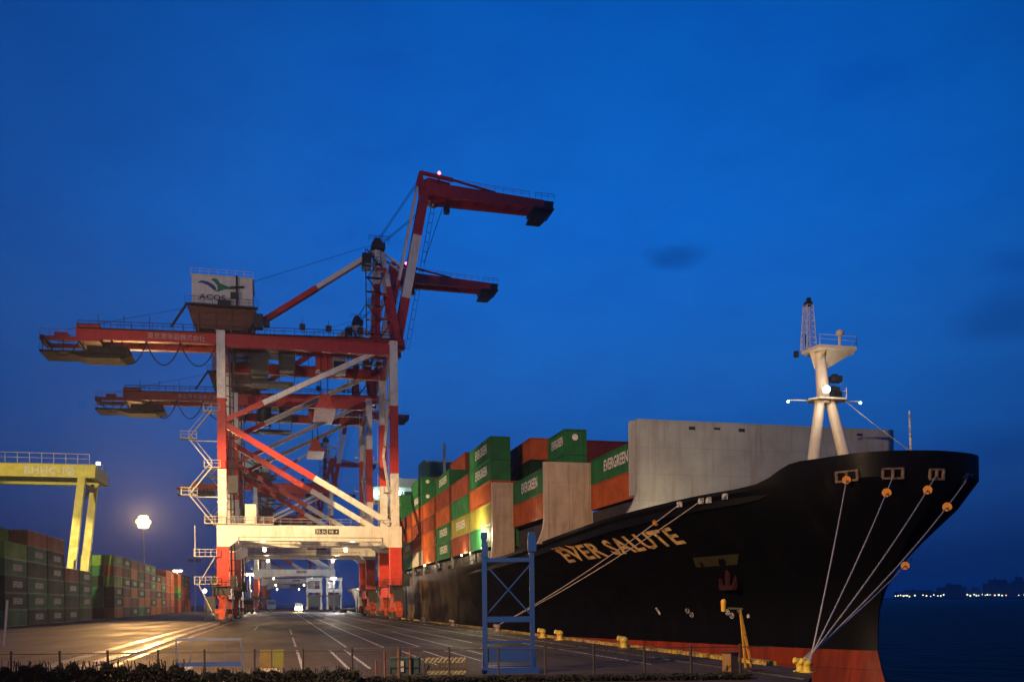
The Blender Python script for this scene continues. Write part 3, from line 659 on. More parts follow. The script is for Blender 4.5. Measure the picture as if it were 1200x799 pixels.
def bay(k, row, base, cols, size=40, letters=(), emb=(), y_off=0., x0=None):
    Y = 75.6+13.4*k+y_off; X = ({0: 31.3, 1: 26.4}.get(k, 24.0) if x0 is None else x0)+2.46*row
    n = len(cols)
    for i, c in enumerate(cols):
        if c is None: continue
        tier = 'bottom' if i == 0 else ('top' if i == n-1 else ORD[i]+' tier')
        rw_ = ['outer row', 'second row', 'third row', 'fourth row'][row]
        lab = '%s container, %s, %s of the %s' % (c, tier if 'tier' in tier else tier+' tier', rw_, BAYN[k])
        if size == 20: lab = lab.replace('container', 'short fore container' if y_off == 0 else 'short aft container')
        container(X, Y, base+2.6*i, c, lab, GS, size, letter=i in letters, emblem=i in emb)
bay(0, 0, 12.45, ['orange', 'green'], letters=(1,))
bay(0, 1, 12.45, ['orange', 'dark green'])
bay(1, 0, 11.7, ['orange', 'green'], letters=(1,))
bay(1, 1, 10.7, [None, None, 'green', 'green'], size=20, letters=(3,), emb=(3,)); bay(1, 1, 10.7, ['rust brown', 'orange'], size=40)
bay(1, 2, 9.6, [None, None, 'rust brown', 'maroon'])
bay(1, 3, 9.6, [None, None, 'navy blue', 'maroon'])
bay(2, 0, 9.6, ['green', 'yellow green', 'orange', 'green', 'green'], letters=(3, 4))  # second tier: lamp glow on an orange box, put into yellow green paint
bay(2, 1, 9.6, ['green', 'orange', 'rust brown'])
bay(2, 2, 9.6, [None, None, 'green', 'dark green', 'orange'], size=20); bay(2, 2, 9.6, [None, None, 'green', 'navy blue', 'navy blue'], size=20, y_off=6.12)
bay(3, 0, 9.6, ['rust brown', 'yellow green', 'green', 'rust brown'], letters=(1,))
bay(3, 1, 9.6, [None, 'orange', 'green', 'orange'])
bay(4, 0, 9.6, ['green', 'green', 'orange', 'rust brown', 'green'], letters=(0, 1, 4))
bay(4, 1, 9.6, [None, None, None, 'orange', 'green', 'rust brown'])
bay(5, 0, 9.6, ['orange', 'orange', 'rust brown', 'orange'])
bay(5, 1, 9.6, [None, None, 'green', 'green'])
bay(6, 0, 9.6, ['pale grey', 'orange', 'rust brown', 'orange', 'green', 'green'], emb=(4, 5), letters=(4,))
bay(6, 1, 9.6, [None, None, None, None, 'green', 'rust brown'])
bay(7, 0, 9.6, ['green', 'yellow green', 'orange', 'rust brown'], letters=(1,))
bay(7, 1, 9.6, [None, None, 'orange', 'green'])
bay(8, 0, 9.6, ['orange', 'green', 'orange', 'rust brown', 'green', 'green'])
bay(8, 1, 9.6, [None, None, None, None, 'green', 'green'])
bay(9, 0, 9.6, ['green', 'orange', 'rust brown', 'green', 'dark green', 'dark green'])
bay(10, 0, 9.6, ['orange', 'green', 'rust brown', 'green', 'green', 'dark green'])
bay(11, 0, 9.6, ['green', 'rust brown', 'orange', 'rust brown'])

# ------------------------------------------------------------------ container yard on the left
GY = 'containers stacked in the yard'
random.seed(21)
YX = -40.
def yard_stack(n, Y, tiers, rows_, cols_fn, near_end=False, seen_from=0):
    for r_ in range(rows_):
        for i in range(tiers[r_]):
            if r_ > 0 and not near_end and i < tiers[0]-1: continue
            c = cols_fn(r_, i)
            tier = ORD[i]+' tier' if i < tiers[r_]-1 else 'top tier'
            lab = '%s container, %s, %s yard stack from the left, %s' % (c, tier, ORD[n], ['front row', 'second row back', 'third row back'][r_])
            container(YX-2.44-2.6*r_, Y, 2.6*i, c, lab, GY, 40, letter=(r_ == 0 and (n*7+i*3) % 4 != 0 and 'green' in c), side='R', light=False)
def pick(dark):
    return lambda r_, i: random.choice(dark)
dk_ = ['dark green', 'dark green', 'dark green', 'green']
mixc = ['dark green', 'green', 'rust brown', 'maroon', 'dark green', 'orange']
ys = [(148, [5, 6, 6]), (160.8, [6, 6, 6]), (173.6, [6, 6, 6]), (186.4, [4, 4, 4]), (199.2, [4, 4, 4]),
      (238, [6, 6, 6]), (250.8, [6, 6, 5]), (263.6, [6, 6, 6]), (276.4, [6, 6, 5]), (289.2, [6, 6, 6]), (302, [6, 6, 6]), (314.8, [5, 6, 6]), (327.6, [5, 5, 5]), (340.4, [6, 6, 6]), (353.2, [6, 5, 5]), (378, [6, 6, 6]), (390.8, [6, 6, 6]), (403.6, [6, 6, 6]), (416.4, [6, 6, 6])]
for n, (Y, t_) in enumerate(ys):
    ne = n in (0, 5)
    def fn(r_, i, n=n, t_=t_):
        if n == 5: return [['orange', 'dark green', 'dark green', 'light green', 'orange', 'light green'], ['maroon', 'green', 'green', 'dark green', 'green', 'light green'], ['green', 'maroon', 'green', 'green', 'green', 'light green']][r_][i]
        if n == 0: return ['green', 'dark green', 'dark green', 'green', 'light green', 'light green'][i]
        if n in (1, 3) and i >= t_[r_]-1: return 'orange'
        if n in (2,) and i == t_[r_]-1: return ['orange', 'rust brown', 'orange'][r_]
        if n == 15: return ['rust brown', 'rust brown', 'green', 'light green', 'orange', 'orange'][i]
        if n in (13, 14): return ['maroon', 'rust brown', 'rust brown', 'orange', 'orange', 'orange'][i]
        return random.choice(dk_ if n < 4 else mixc)
    yard_stack(n, Y, t_, 3 if ne or n < 5 else 2, fn, near_end=ne)

# ================================================================== QUAY CRANES
CO = (5, 163.75, 0)                         # crane root; drawn at its own place, nearest crane first
crane = empty('quay_crane', CO)
XL, XR, Y0, Y1 = -9.3, 19.2, 155., 172.5; YM = (Y0+Y1)/2
ZG0, ZG1 = 48.3, 50.2
def cmb(): return MB(CO)
for X in (XL, XR):
    for Y in (Y0, Y1):
        b_ = cmb(); wd = 1.36
        b_.bar((X, Y, 4.2), (X, Y, 12.6), 2.0 if X > 0 else 1.8, 1.7, w2=2.0, h2=1.7, up=(0, 1, 0)); b_.bar((X, Y, 12.6), (X, Y, ZG0), wd, 1.5, up=(0, 1, 0), w2=1.35, h2=1.4)
        for z in (12.6, 20, 29, 37): b_.box((X, Y, z), (wd+.35, wd+.3, .12))
        b_.build('leg', M_LEG, crane)
        # bogies: equaliser beams over eight wheels
        g_ = cmb()
        g_.prism([(Y-4.6, 2.2), (Y-1.2, 4.4), (Y+1.2, 4.4), (Y+4.6, 2.2), (Y+4.6, 1.6), (Y-4.6, 1.6)], 'x', X-.55, X+.55)
        for s in (-1, 1):
            g_.prism([(Y+s*3.2-1.9, 1.55), (Y+s*3.2, 2.0), (Y+s*3.2+1.9, 1.55), (Y+s*3.2+1.9, .75), (Y+s*3.2-1.9, .75)], 'x', X-.5, X+.5)
            g_.box((X+s*.9, Y+s*1.6, 1.9), (.7, 1., .8)); g_.box((X-.75, Y+s*3., 1.5), (.5, .8, .7))
        g_.box((X, Y-4.9, 1.0), (.9, .5, .6)); bg_ = g_.build('bogie', M_BOGIE, crane)
        for q in (-3.9, -2.7, -1.5, 1.5, 2.7, 3.9):
            cmb().box((X-.8, Y+q, .95), (.5, .75, .6)).box((X-.85, Y+q+.1, 1.45), (.3, .4, .4)).build('drive_motor', M_DARK, bg_)
        pf = cmb(); pf.bx((X-1.9, Y-1.9, 6.0), (X+1.9, Y+1.9, 6.12)); pf.rail([(X-1.9, Y-1.9, 6.12), (X+1.9, Y-1.9, 6.12), (X+1.9, Y+1.9, 6.12), (X-1.9, Y+1.9, 6.12), (X-1.9, Y-1.9, 6.12)], 1.0, .035, 1.2)
        for s in (-1, 1): pf.bar((X+s*1.7, Y-1.95, 1.0), (X+s*1.5, Y-1.95, 6.), .14); pf.bar((X+s*1.2, Y-2.0, .8), (X-s*1.0, Y-2.0, 5.9), .1)
        pf.bx((X-1.15, Y-1.1, 4.6), (X+1.15, Y-.87, 5.9)); pf.build('service_platform', M_DARK, bg_)
        for q in (-4.4, -3.3, -2.2, -1.1, 1.1, 2.2, 3.3, 4.4): cmb().tube([(X-.28, Y+q, .5), (X+.28, Y+q, .5)], .48, 12).build('wheel', M_DARK, bg_)
    b_ = cmb(); b_.bx((X-.85, Y0-.8, 4.0), (X+.85, Y1+.8, 5.8)); b_.build('sill_beam', M_RED, crane)
    b_ = cmb(); b_.bx((X-.7, Y0+.75, 13.2), (X+.7, Y1-.75, 15.2)); b_.build('tie_beam', M_WHITE, crane)
    b_ = cmb(); b_.bx((X-.6, Y0+.72, 45.6), (X+.6, Y1-.72, 47.6)); b_.build('top_tie_beam', M_RED, crane)
# portal beams with haunches, name plates and cable ducts
for Y, sg in ((Y0, -1), (Y1, 1)):
    b_ = cmb()
    x0, x1 = XL-.9, XR+1.05
    poly = [(x0, 12.6), (x0+2.0, 12.6), (x0+3.2, 13.6), (x1-3.4, 13.6), (x1-2.2, 12.6), (x1, 12.6), (x1, 16.2), (x0, 16.2)]
    b_.prism(poly, 'y', Y-.95, Y+.95)
    pb_ = b_.build('portal_beam', M_WHITE, crane)
    d_ = cmb(); d_.bar((x0+3.4, Y-1.0, 14.2), (x1-3.4, Y-1.0, 14.2), .12, m=0); d_.bar((x0+3.4, Y-1.0, 13.0), (x0+3.4, Y-1.0, 14.2), .12); d_.bar((x1-3.4, Y-1.0, 13.), (x1-3.4, Y-1.0, 14.2), .12); d_.build('cable_duct', M_STEEL, pb_)
    for xa_, xb_ in ((5.6, 7.5), (7.7, 9.5)): cmb().bx((xa_, Y-1.02, 14.75), (xb_, Y-.951, 15.65)).build('name_plate', M_DARK, pb_)
    for (cx_, tx, ww) in ((6.55, '35.5t', 1.6), (8.6, '特 4', 1.4)):
        me = text_mesh(tx, width=ww, height=.5); link_mesh('lettering', me, M_LET, pb_, Vector((cx_, Y-1.035, 15.2))-Vector(CO))
    # braces: each with its red and white length
    b_ = cmb(); p, q = Vector((XL+.6, Y, 33.6)), Vector((XR-.5, Y, 47.6)); c = p.lerp(q, .22)
    b_.bar(p, c, .8, .82, 0); b_.bar(c, q, .8, .82, 1); b_.build('upper_brace', [M_RED, M_WHITE], crane)
    b_ = cmb(); p, q = Vector((XL+.6, Y, 32.8)), Vector((XR-.9, Y, 16.8)); c = p.lerp(q, .53)
    b_.bar(p, c, .92, .95, 0); b_.bar(c, q, .92, .95, 1); b_.build('lower_brace', [M_RED, M_WHITE], crane)
    b_ = cmb(); b_.bx((XL+.7, Y-.6, 45.8), (XR-.6, Y+.6, 47.7)); b_.build('top_beam', M_DKRED, crane)
# side frame bracing (landside and waterside K braces)
b_ = cmb(); b_.bar((XL, Y0+.8, 16.2), (XL, Y1-.8, 30), .5); b_.bar((XL, Y1-.8, 30.2), (XL, Y0+.8, 44.8), .5)
b_.bx((XL-.35, Y0+.75, 29.5), (XL+.35, Y1-.75, 30.6)); b_.build('cross_brace', M_RED, crane)
# girder (two plate boxes), its walkways and the goods hanging from it
b_ = cmb()
for s in (-1, 1):
    b_.bx((-32.5, YM+s*2.6-.6, ZG0), (22, YM+s*2.6+.6, ZG1))
for x in (-31, -24, -16, -9, 0, 9, 19.5): b_.bx((x-.5, YM-2.0, ZG0+.4), (x+.5, YM+2.0, ZG1-.3))
b_.bx((-32.4, YM-3.3, ZG0-.3), (-28.8, YM+3.3, ZG1+.7))
gird = b_.build('girder', M_RED, crane)
me = text_mesh('東京港埠頭株式会社', width=9.2, height=1.05); link_mesh('girder_lettering', me, mat('dull_white_letters', (.40, .38, .36), .6), gird, Vector((-16.8, YM-3.22, 49.2))-Vector(CO))
b_ = cmb()
b_.rail([(-32, YM-3.4, ZG1+.02), (-14, YM-3.4, ZG1+.02)], 1.1, .04, 1.6); b_.rail([(-4, YM-3.4, ZG1+.02), (21, YM-3.4, ZG1+.02)], 1.1, .04, 1.6)
b_.bx((-32, YM-3.9, ZG1-.2), (21, YM-3.25, ZG1-.14)); b_.rail([(-32, YM-4.05, ZG1-.2), (21, YM-4.05, ZG1-.2)], 1.1, .03, 2.)
for x in (-29, -25, -21, -8): b_.bar((x, YM-3.4, ZG1), (x, YM-3.4, ZG1+2.2), .1)
b_.build('girder_walkway', M_DARK, gird)
b_ = cmb()                                  # tail frame behind the girder
b_.bx((-38, YM-2.6, 48.2), (-32.4, YM-2.0, 48.9)); b_.bx((-38, YM+2.0, 48.2), (-32.4, YM+2.6, 48.9)); b_.bx((-38.1, YM-2.6, 48.1), (-37.4, YM+2.6, 49.0))
b_.bx((-36, YM-2, 48.9), (-34, YM+1, 49.7)); b_.rail([(-38, YM-2.6, 48.9), (-32.4, YM-2.6, 48.9)], 1.1, .035, 1.3); b_.build('tail_frame', M_RED, gird)
b_ = cmb(); b_.bx((-38, YM-3.2, 46.1), (-24.2, YM+3., 46.4)); b_.bx((-31, YM-2.4, 46.4), (-24.6, YM+2.4, 47.5)); b_.prism([(-31.5, 45.5), (-25.5, 45.5), (-24, 46.1), (-33.5, 46.1)], 'y', YM-2.4, YM+2.4)
for x in (-37.6, -34.5, -31.5, -28.5, -25.5): b_.bar((x, YM-2.6, 46.3), (x, YM-2.6, 48.3), .12)
b_.rail([(-38, YM-3.2, 46.4), (-24.4, YM-3.2, 46.4)], 1., .03, 1.6); b_.build('maintenance_platform', mat('grimy_green_steel', (.022, .022, .014), .8), gird)
b_ = cmb()
xs_ = [-37, -32.0, -27., -21.6, -16.2, -10.4]
for a, e in zip(xs_[:-1], xs_[1:]):
    dp = 3.6 if a > -28 else 2.4
    b_.tube([(a+(e-a)*i/12, YM-2.9, ZG0-.3-dp*(1-(2*i/12-1)**2)) for i in range(13)], .11, 5)
for x in xs_: b_.box((x, YM-2.9, ZG0-.25), (.35, .35, .5))
b_.build('festoon_cable', M_CABLE, gird)
for o_ in [gird]+[o for o in children(gird)]:
    dx = CO[0]
    if o_.location.length > 0:
        o_.location.z += .027*(o_.location.x+dx-10)
    else:
        for v in o_.data.vertices: v.co.z += .027*(v.co.x+dx-10)
# machinery house on its tapering support
b_ = cmb(); b_.bx((-14.2, YM-4.2, 53.9), (-4.3, YM+4.6, 58.9)); b_.bx((-14.4, YM-4.4, 58.9), (-4.1, YM+4.8, 59.05))
for i in range(9): b_.bx((-14.25+1.1*i+.5, YM+4.6, 54.), (-14.2+1.1*i+.5, YM+4.66, 58.8))
b_.rail([(-14.3, YM-4.3, 59.05), (-4.2, YM-4.3, 59.05)], 1.0, .03, 1.4); house = b_.build('machinery_house', M_HOUSE, crane)
b_ = cmb(); b_.prism([(-15.0, 53.7), (-3.7, 53.7), (-4.2, 51.8), (-5.2, 50.0), (-13.2, 50.0), (-14.3, 51.8)], 'y', YM-3.8, YM+4.2)
for x in (-13.2, -10.5, -7.9, -5.2): b_.bx((x-.15, YM-4.0, 49.6), (x+.15, YM-3.8, 53.7))
for z in (50.6, 51.6, 52.7): b_.bx((-14, YM-3.95, z), (-4.6, YM-3.8, z+.18))
b_.build('house_support', M_UNDER, crane)
b_ = cmb(); b_.bx((-15.2, YM-5.4, 53.6), (-3.4, YM-4.25, 53.8)); b_.rail([(-15.2, YM-5.4, 53.8), (-3.4, YM-5.4, 53.8)], 1.1, .03, 1.4); b_.bar((-15.1, YM-4.6, 53.6), (-17.6, YM-3.6, 50), .3); b_.bx((-4.2, YM-4.4, 50.6), (-2.6, YM-3, 53))
b_.build('gallery', M_DARK, house)
# bird-like sign on the house
Ysg = YM-4.235
def sgn_poly(pts, name, m, yo=0.):
    b2 = cmb(); b2.add([(x, Ysg-yo, z) for x, z in pts], [tuple(range(len(pts)))]); return b2.build(name, m, house)
sx, sz = -13.9, 54.5
SP = lambda u, v: (sx+u*9.3, sz+v*4.1)
M_SB = mat('sign_blue', (.02, .05, .22), .5); M_SG = mat('sign_green', (.02, .16, .07), .5); M_ST = mat('sign_dark_text', (.03, .04, .05), .5)
sgn_poly([SP(*p) for p in ((.06, .76), (.14, .86), (.24, .84), (.30, .78), (.36, .70), (.40, .55), (.37, .46), (.32, .56), (.25, .68), (.15, .76))], 'sign_wing', M_SB)
sgn_poly([SP(*p) for p in ((.30, .92), (.36, 1.), (.42, .94), (.46, .80), (.58, .70), (.72, .66), (.84, .68), (.70, .58), (.56, .56), (.48, .50), (.44, .44), (.37, .44), (.42, .54), (.41, .70), (.36, .84))], 'sign_wing', M_SG, .003)
me = text_mesh('ACOS', width=4.3, height=.95, bold=.02); link_mesh('lettering', me, M_ST, house, Vector((-10.9, Ysg-.01, 55.3))-Vector(CO))
b_ = cmb(); b_.bar((-6.9, YM-4.5, 53.8), (-6.9, YM-4.5, 59.2), .3); b_.bar((-7.9, YM-4.5, 57.1), (-5.7, YM-4.5, 57.3), .3); b_.box((-7.3, YM-4.7, 55.7), (1.2, .5, 1.)); b_.box((-9., YM-4.8, 54.3), (2., .6, .8)); b_.build('service_davit', M_DARK, house)
# fore stays from the girder to the mast head
APX = Vector((17.4, YM, 67.2))
b_ = cmb()
for s in (-1, 1):
    p, q = Vector((-5, YM+s*.6, 51.4)), APX+Vector((0, s*.5, 0)); c = p.lerp(q, .52); b_.bar(p, c, .6, .85, 0); b_.bar(c, q, .5, .8, 1)
b_.build('back_stay', [M_RED, M_WHITE], crane)
# mast above the waterside legs
b_ = cmb()
for s in (-1, 1):
    p = Vector((17.0, YM+s*3.2, 49.8)); q = APX+Vector((0, s*1.6, -.5)); c = p.lerp(q, .62); b_.bar(p, c, 1.1, .9, 0); b_.bar(c, q, .95, .8, 1)
    p2 = Vector((21.0, YM+s*3.2, 49.8)); q2 = q+Vector((.9, 0, -.4)); c2 = p2.lerp(q2, .62); b_.bar(p2, c2, 1., .8, 0); b_.bar(c2, q2, .8, .6, 1)
for z in (54, 58.5, 63): b_.bar((17.2, YM-2.6, z), (17.2, YM+2.6, z), .5, .4, 0); b_.bar((17.1, YM-2.8, z), (20.6-(z-50)*.14, YM-2.8, z), .4, .4, 0); b_.bar((17.1, YM-2.8, z-4.2), (20.6-(z-50)*.14, YM-2.8, z), .26, .26, 0)
mfr = b_.build('mast_frame', [M_DKRED, M_WHITE], crane)
b_ = cmb(); b_.box(APX+Vector((.2, 0, .3)), (2.4, 4.6, 1.)); b_.tube([APX+Vector((0, -2.2, .9)), APX+Vector((0, 2.2, .9))], .8, 14); b_.rail([APX+Vector((-1.6, -2.8, .6)), APX+Vector((2, -2.8, .6))], 1.1, .04, 1.); b_.box(APX+Vector((-1.9, -1, -2.5)), (1.6, 2.2, 2.6)); b_.build('mast_head', M_DARK, mfr)
b_ = cmb()                                  # stairs and landings up the mast
for i in range(6):
    z = 51+2.5*i; xa, xb = (15.4, 17.2) if i % 2 == 0 else (17.2, 15.4)
    b_.bar((xa, YM-3.6, z), (xb, YM-3.6, z+2.5), .5, .1); b_.bx((15., YM-4.1, z-.06), (17.8, YM-3.1, z)); b_.rail([(15., YM-4.1, z), (17.8, YM-4.1, z)], 1.1, .03, .9)
b_.bar((15.1, YM-3.9, 50.5), (15.1, YM-3.9, 66), .16); b_.build('stair', M_DARK, mfr)
# folding boom: raised inner length, level outer length
PIV = Vector((20.6, YM, 48.6)); KN = Vector((26.3, YM, 78.4))
b_ = cmb()
for s in (-1, 1):
    o3 = Vector((0, s*1.75, 0)); d = KN-PIV
    for a, e, m in ((0, .33, 0), (.33, .72, 1), (.72, 1.0, 0)): b_.bar(PIV+d*a+o3, PIV+d*e+o3, .8, 1.55, m, up=(-1, 0, .2))
for i in range(9):
    p = PIV+d*(.06+.11*i); b_.bar(p+Vector((0, -1.4, 0)), p+Vector((0, 1.4, 0)), .5, .6, 1 if .33 < .06+.11*i < .72 else 0)
inb = b_.build('inner_boom', [M_DKRED, M_WHITE], crane)
b_ = cmb(); off = Vector((-2.3, -2.6, .6))
for i in range(16): p = PIV+d*(.02+.06*i)+Vector((1.5, -2.2, 0)); b_.bar(p, p+d.normalized()*1.9, .09); b_.bar(p, p+Vector((.7, 0, -.1)), .08); b_.bar(p+Vector((.7, 0, -.1)), p+Vector((.7, 0, -.1))+d.normalized()*1.9, .06)
b_.build('ladder', M_DARK, inb)
TOPK = Vector((25.4, YM, 81.8)); b_ = cmb()
for s in (-1, 1):
    o3 = Vector((0, s*1.3, 0)); a, e = Vector((20.0, YM, 55.0))+o3, TOPK+o3; c1, c2 = a.lerp(e, .25), a.lerp(e, .90); b_.bar(a, c1, .5, .55, 0); b_.bar(c1, c2, .42, .5, 1); b_.bar(c2, e, .35, .4, 0)
    b_.bar(APX+o3*.8, a.lerp(e, .35), .3, .35, 1)
b_.build('boom_tie', [M_DKRED, M_WHITE], crane)
b_ = cmb(); T0, T1 = Vector((26.2, YM, 78.7)), Vector((48.9, YM, 78.1))
for s in (-1, 1):
    o3 = Vector((0, s*1.75, 0)); b_.bar(T0+o3, T1+o3, 1., 2.5, w2=.8, h2=1.5)
for i in range(8): p = T0.lerp(T1, .05+.13*i); b_.bar(p+Vector((0, -1.5, 0)), p+Vector((0, 1.5, 0)), .5, .8)
b_.prism([(25.4, 77.6), (28, 76.6), (31, 77.6), (31, 80.6), (27, 81.2), (25.4, 80.2)], 'y', YM-1.2, YM+1.2)
outb = b_.build('outer_boom', M_RED, crane)
b_ = cmb()
for s in (-1, 1):
    o3 = Vector((0, s*1.5, 0)); b_.bar(TOPK+o3, (31.5, YM+s*1.5, 81.), .5, .6); b_.bar((31.5, YM+s*1.5, 81.), (39.5, YM+s*1.6, 79.5), .28, .34); b_.bar(TOPK+o3, Vector((26.2, YM+s*1.5, 78.9)), .4, .5); b_.bar((29.2, YM+s*1.5, 81.3), (27.5, YM+s*1.6, 79.5), .3)
b_.bar(TOPK+Vector((0, -1.6, 0)), TOPK+Vector((0, 1.6, 0)), .4); b_.rail([(31, YM-2.1, 80), (46, YM-2.1, 79.2)], .9, .03, 1.6); b_.build('knee_frame', M_RED, outb)
b_ = cmb(); b_.bx((46.6, YM-2.6, 77.0), (50.7, YM+2.6, 77.3)); b_.prism([(46.2, 75.4), (49, 75.4), (50.6, 77.), (50.9, 78.9), (47.6, 78.9)], 'y', YM-1.8, YM+1.8); b_.rail([(47, YM-2.6, 78.9), (50.7, YM-2.6, 78.9)], 1., .03, 1.); b_.build('tip_platform', M_DARK, outb); cmb().box((30.5, YM, 76.1), (1, 1.2, 1.4)).build('sheave_block', M_DARK, outb)
wl = cmb(); wl.ball((28.9, YM-1.6, 82.0), .28); wl.build('warning_light', M_LAMPR, outb)
b_ = cmb()
for s in (-1, 1):
    b_.tube([APX+Vector((0, s, 1.5)), TOPK+Vector((-.5, s, -1.5))], .05, 4); b_.tube([APX+Vector((.8, s*.6, 1.3)), Vector((24.8, YM+s*.6, 74.5))], .05, 4); b_.tube([(29.6, YM+s*.5, 76.), (26.2, YM+s*.5, 66)], .045, 4)
b_.tube([APX+Vector((-1, 0, 1)), (-6, YM, 59.2)], .04, 4); b_.tube([(-15, YM-3, 53.6), (-34, YM-2, 49)], .04, 4); b_.build('boom_rope', M_CABLE, crane)
# trolley, cabin, head block
trol = cmb(); trol.bx((-2.6, YM-3, 47.1), (2.8, YM+3, 47.8)); trol.bx((-4.8, YM-3.2, 43.6), (-1.8, YM-.2, 46.9)); trol.bx((-7.6, YM-3.4, 43.2), (-7.2, YM-2.9, 48)); trol.bx((-5, YM-2, 41.6), (2.5, YM+2, 42.1))
trol.box((1.2, YM-1, 45.4), (2.6, 2.4, 2.6)); trol.box((-3.4, YM+1.8, 44.8), (3, 2, 2.6)); trol.rail([(-5.2, YM-3.4, 43.4), (2.9, YM-3.4, 43.4)], 1.1, .03, 1.)
for x in (-5, -2.2, 0, 2.6): trol.bar((x, YM-2.8, 41.8), (x, YM-2.8, 47.2), .16)
trol.build('trolley', M_DARK, crane)
cb = cmb(); cb.bx((9.2, YM-2.2, 44.2), (11.6, YM+.6, 47.0)); cb = cb.build('operator_cab', mat('grey_cab', (.2, .2, .2), .5), crane)
cw = cmb(); cw.bx((9.4, YM-2.23, 44.7), (11.4, YM-2.2, 46.2)); cw.bx((11.6, YM-2, 44.5), (11.63, YM+.4, 46.3)); cw.build('window', M_GLASS, cb)
hbk = cmb(); hbk.prism([(6.2, 37.4), (9.4, 37.4), (8.5, 40.2), (7.1, 40.2)], 'y', YM-2.5, YM+2.5); hbk.bx((6., YM-6, 36.9), (9.6, YM+6, 37.4)); hbk.build('head_block', M_DKRED, crane); cmb().bx((6.4, YM-1, 44.8), (9.2, YM+2, 48.2)).build('hoist_drum', M_DKRED, crane)
rp = cmb()
for s in (-1, 1):
    for x in (7.2, 8.4): rp.tube([(x, YM+s*1.5, 40), (x, YM+s*1.2, 47.5)], .05, 4)
rp.build('hoist_rope', M_CABLE, crane)
# zig-zag stair on the landside leg
b_ = cmb(); XS = XL-.9
lv = [16.4+4.6*i for i in range(5)]
for i, z in enumerate(lv):
    xo = XS-4.2 if i % 2 else XS-.6
    b_.bx((xo-1.3, Y0-1.6, z-.1), (xo+1.3, Y0+.2, z)); b_.rail([(xo-1.3, Y0-1.6, z), (xo+1.3, Y0-1.6, z)], 1.1, .035, .9); b_.rail([(xo-1.3, Y0-1.6, z), (xo-1.3, Y0+.2, z)], 1.1, .035, .9)
    b_.bar((xo, Y0-.2, z-.2), (XL, Y0, z-.2), .16)
    if i < len(lv)-1:
        xn = XS-4.2 if (i+1) % 2 else XS-.6
        b_.bar((xo, Y0-1.1, z), (xn, Y0-1.1, lv[i+1]), .7, .14); b_.bar((xo, Y0-1.5, z+1.), (xn, Y0-1.5, lv[i+1]+1.), .07)
for z in (6.5, 11): b_.bx((XS-3.6, Y0-1.6, z-.1), (XS, Y0+.3, z)); b_.rail([(XS-3.6, Y0-1.6, z), (XS, Y0-1.6, z)], 1.1, .035, .9); b_.rail([(XS-3.6, Y0-1.6, z), (XS-3.6, Y0+.3, z)], 1.1, .035, .9)
b_.bar((XS-3.4, Y0-1, 11), (XS-3.4, Y0-1, 16), .12); b_.bar((XS-2.8, Y0-1., 6.6), (XS-.3, Y0-1., 10.9), .6, .12); b_.bar((XS-.5, Y0-1., 1.2), (XS-2.9, Y0-1., 6.4), .6, .12)
b_.bx((XS-.2, Y0-1.7, 16.25), (XS+9, Y0-.96, 16.4)); b_.rail([(XS-.2, Y0-1.7, 16.4), (XS+9, Y0-1.7, 16.4)], 1.1, .03, 1.4)
b_.build('access_stair', mat('pale_stair_steel', (.40, .39, .37), .55), crane)
b_ = cmb(); b_.bx((XL+3.6, Y0-1.5, 16.4), (XL+5.4, Y0-.2, 19.6)); b_.build('switch_cabinet', M_HOUSE, crane)
b_ = cmb()                                  # lift cage and cable runs on the landside legs
b_.bar((XL+1.3, Y0+.5, 5.8), (XL+1.3, Y0+.5, 47.8), .28); b_.bar((XL+1.8, Y0+1.4, 5.8), (XL+1.8, Y0+1.4, 47.8), .2)
for i in range(24): b_.bar((XL+.8, Y0-.2, 7+1.7*i), (XL+1.9, Y0+1.2, 7+1.7*i), .12)
b_.bx((XL+.9, Y0-.5, 21.5), (XL+2.5, Y0+1.3, 24.4)); b_.build('lift_mast', M_DARK, crane)
b_ = cmb(); b_.tube([(XL-1.1, Y0+4.9, 6.2), (XL-1.9, Y0+4.9, 6.2)], 2.2, 20); b_.build('cable_reel', M_DARK, crane)
for qa, qb in (((XR-.6, Y0-2.9, 3.0), (XR+1.1, Y0-1.2, 5.3)), ((XR+1.3, Y0-.6, 5.9), (XR+2.4, Y0+1.4, 8.0)), ((XL-2.6, Y0-1.2, 2.0), (XL-1.2, Y0+1., 4.4)), ((XL+1.2, Y0-1.5, 5.9), (XL+2.2, Y0+.4, 7.8))): cmb().bx(qa, qb).build('drive_cabinet', M_DARK, crane)
# cable runs, ladders and hanging gear that clutter the frame
b_ = cmb(); b_.tube([(-8.5+i*5.6/6, YM+3.4, 47.5-1.1*(1-(2*(i % 6)/6-1)**2)) for i in range(31)], .05, 4); b_.build('cable_run', M_DARK, gird)
b_ = cmb(); b_.tube([(-8.5+i*5.6/6, YM-3.6, 47.5-1.1*(1-(2*(i % 6)/6-1)**2)) for i in range(31)], .05, 4)
for x in (-7, -5.8, -4.2, 3.5, 5.0, 12.4, 14.0, 16.5): b_.bar((x, YM-3.3, 48.1), (x, YM-3.3, 48.1-2.2-1.3*((x*7) % 2)), .09)
b2 = cmb(); b2.bx((-7.6, YM-3.6, 41.0), (-4.6, YM-1.5, 41.15)); b2.rail([(-7.6, YM-3.6, 41.15), (-4.6, YM-3.6, 41.15)], 1.1, .035, .7); b2.bar((-7.6, YM-3.6, 41), (-7.6, YM-3.6, 48), .09); b2.bar((-4.7, YM-3.6, 41), (-4.7, YM-3.6, 48), .09); b2.build('hanging_platform', M_DARK, crane)
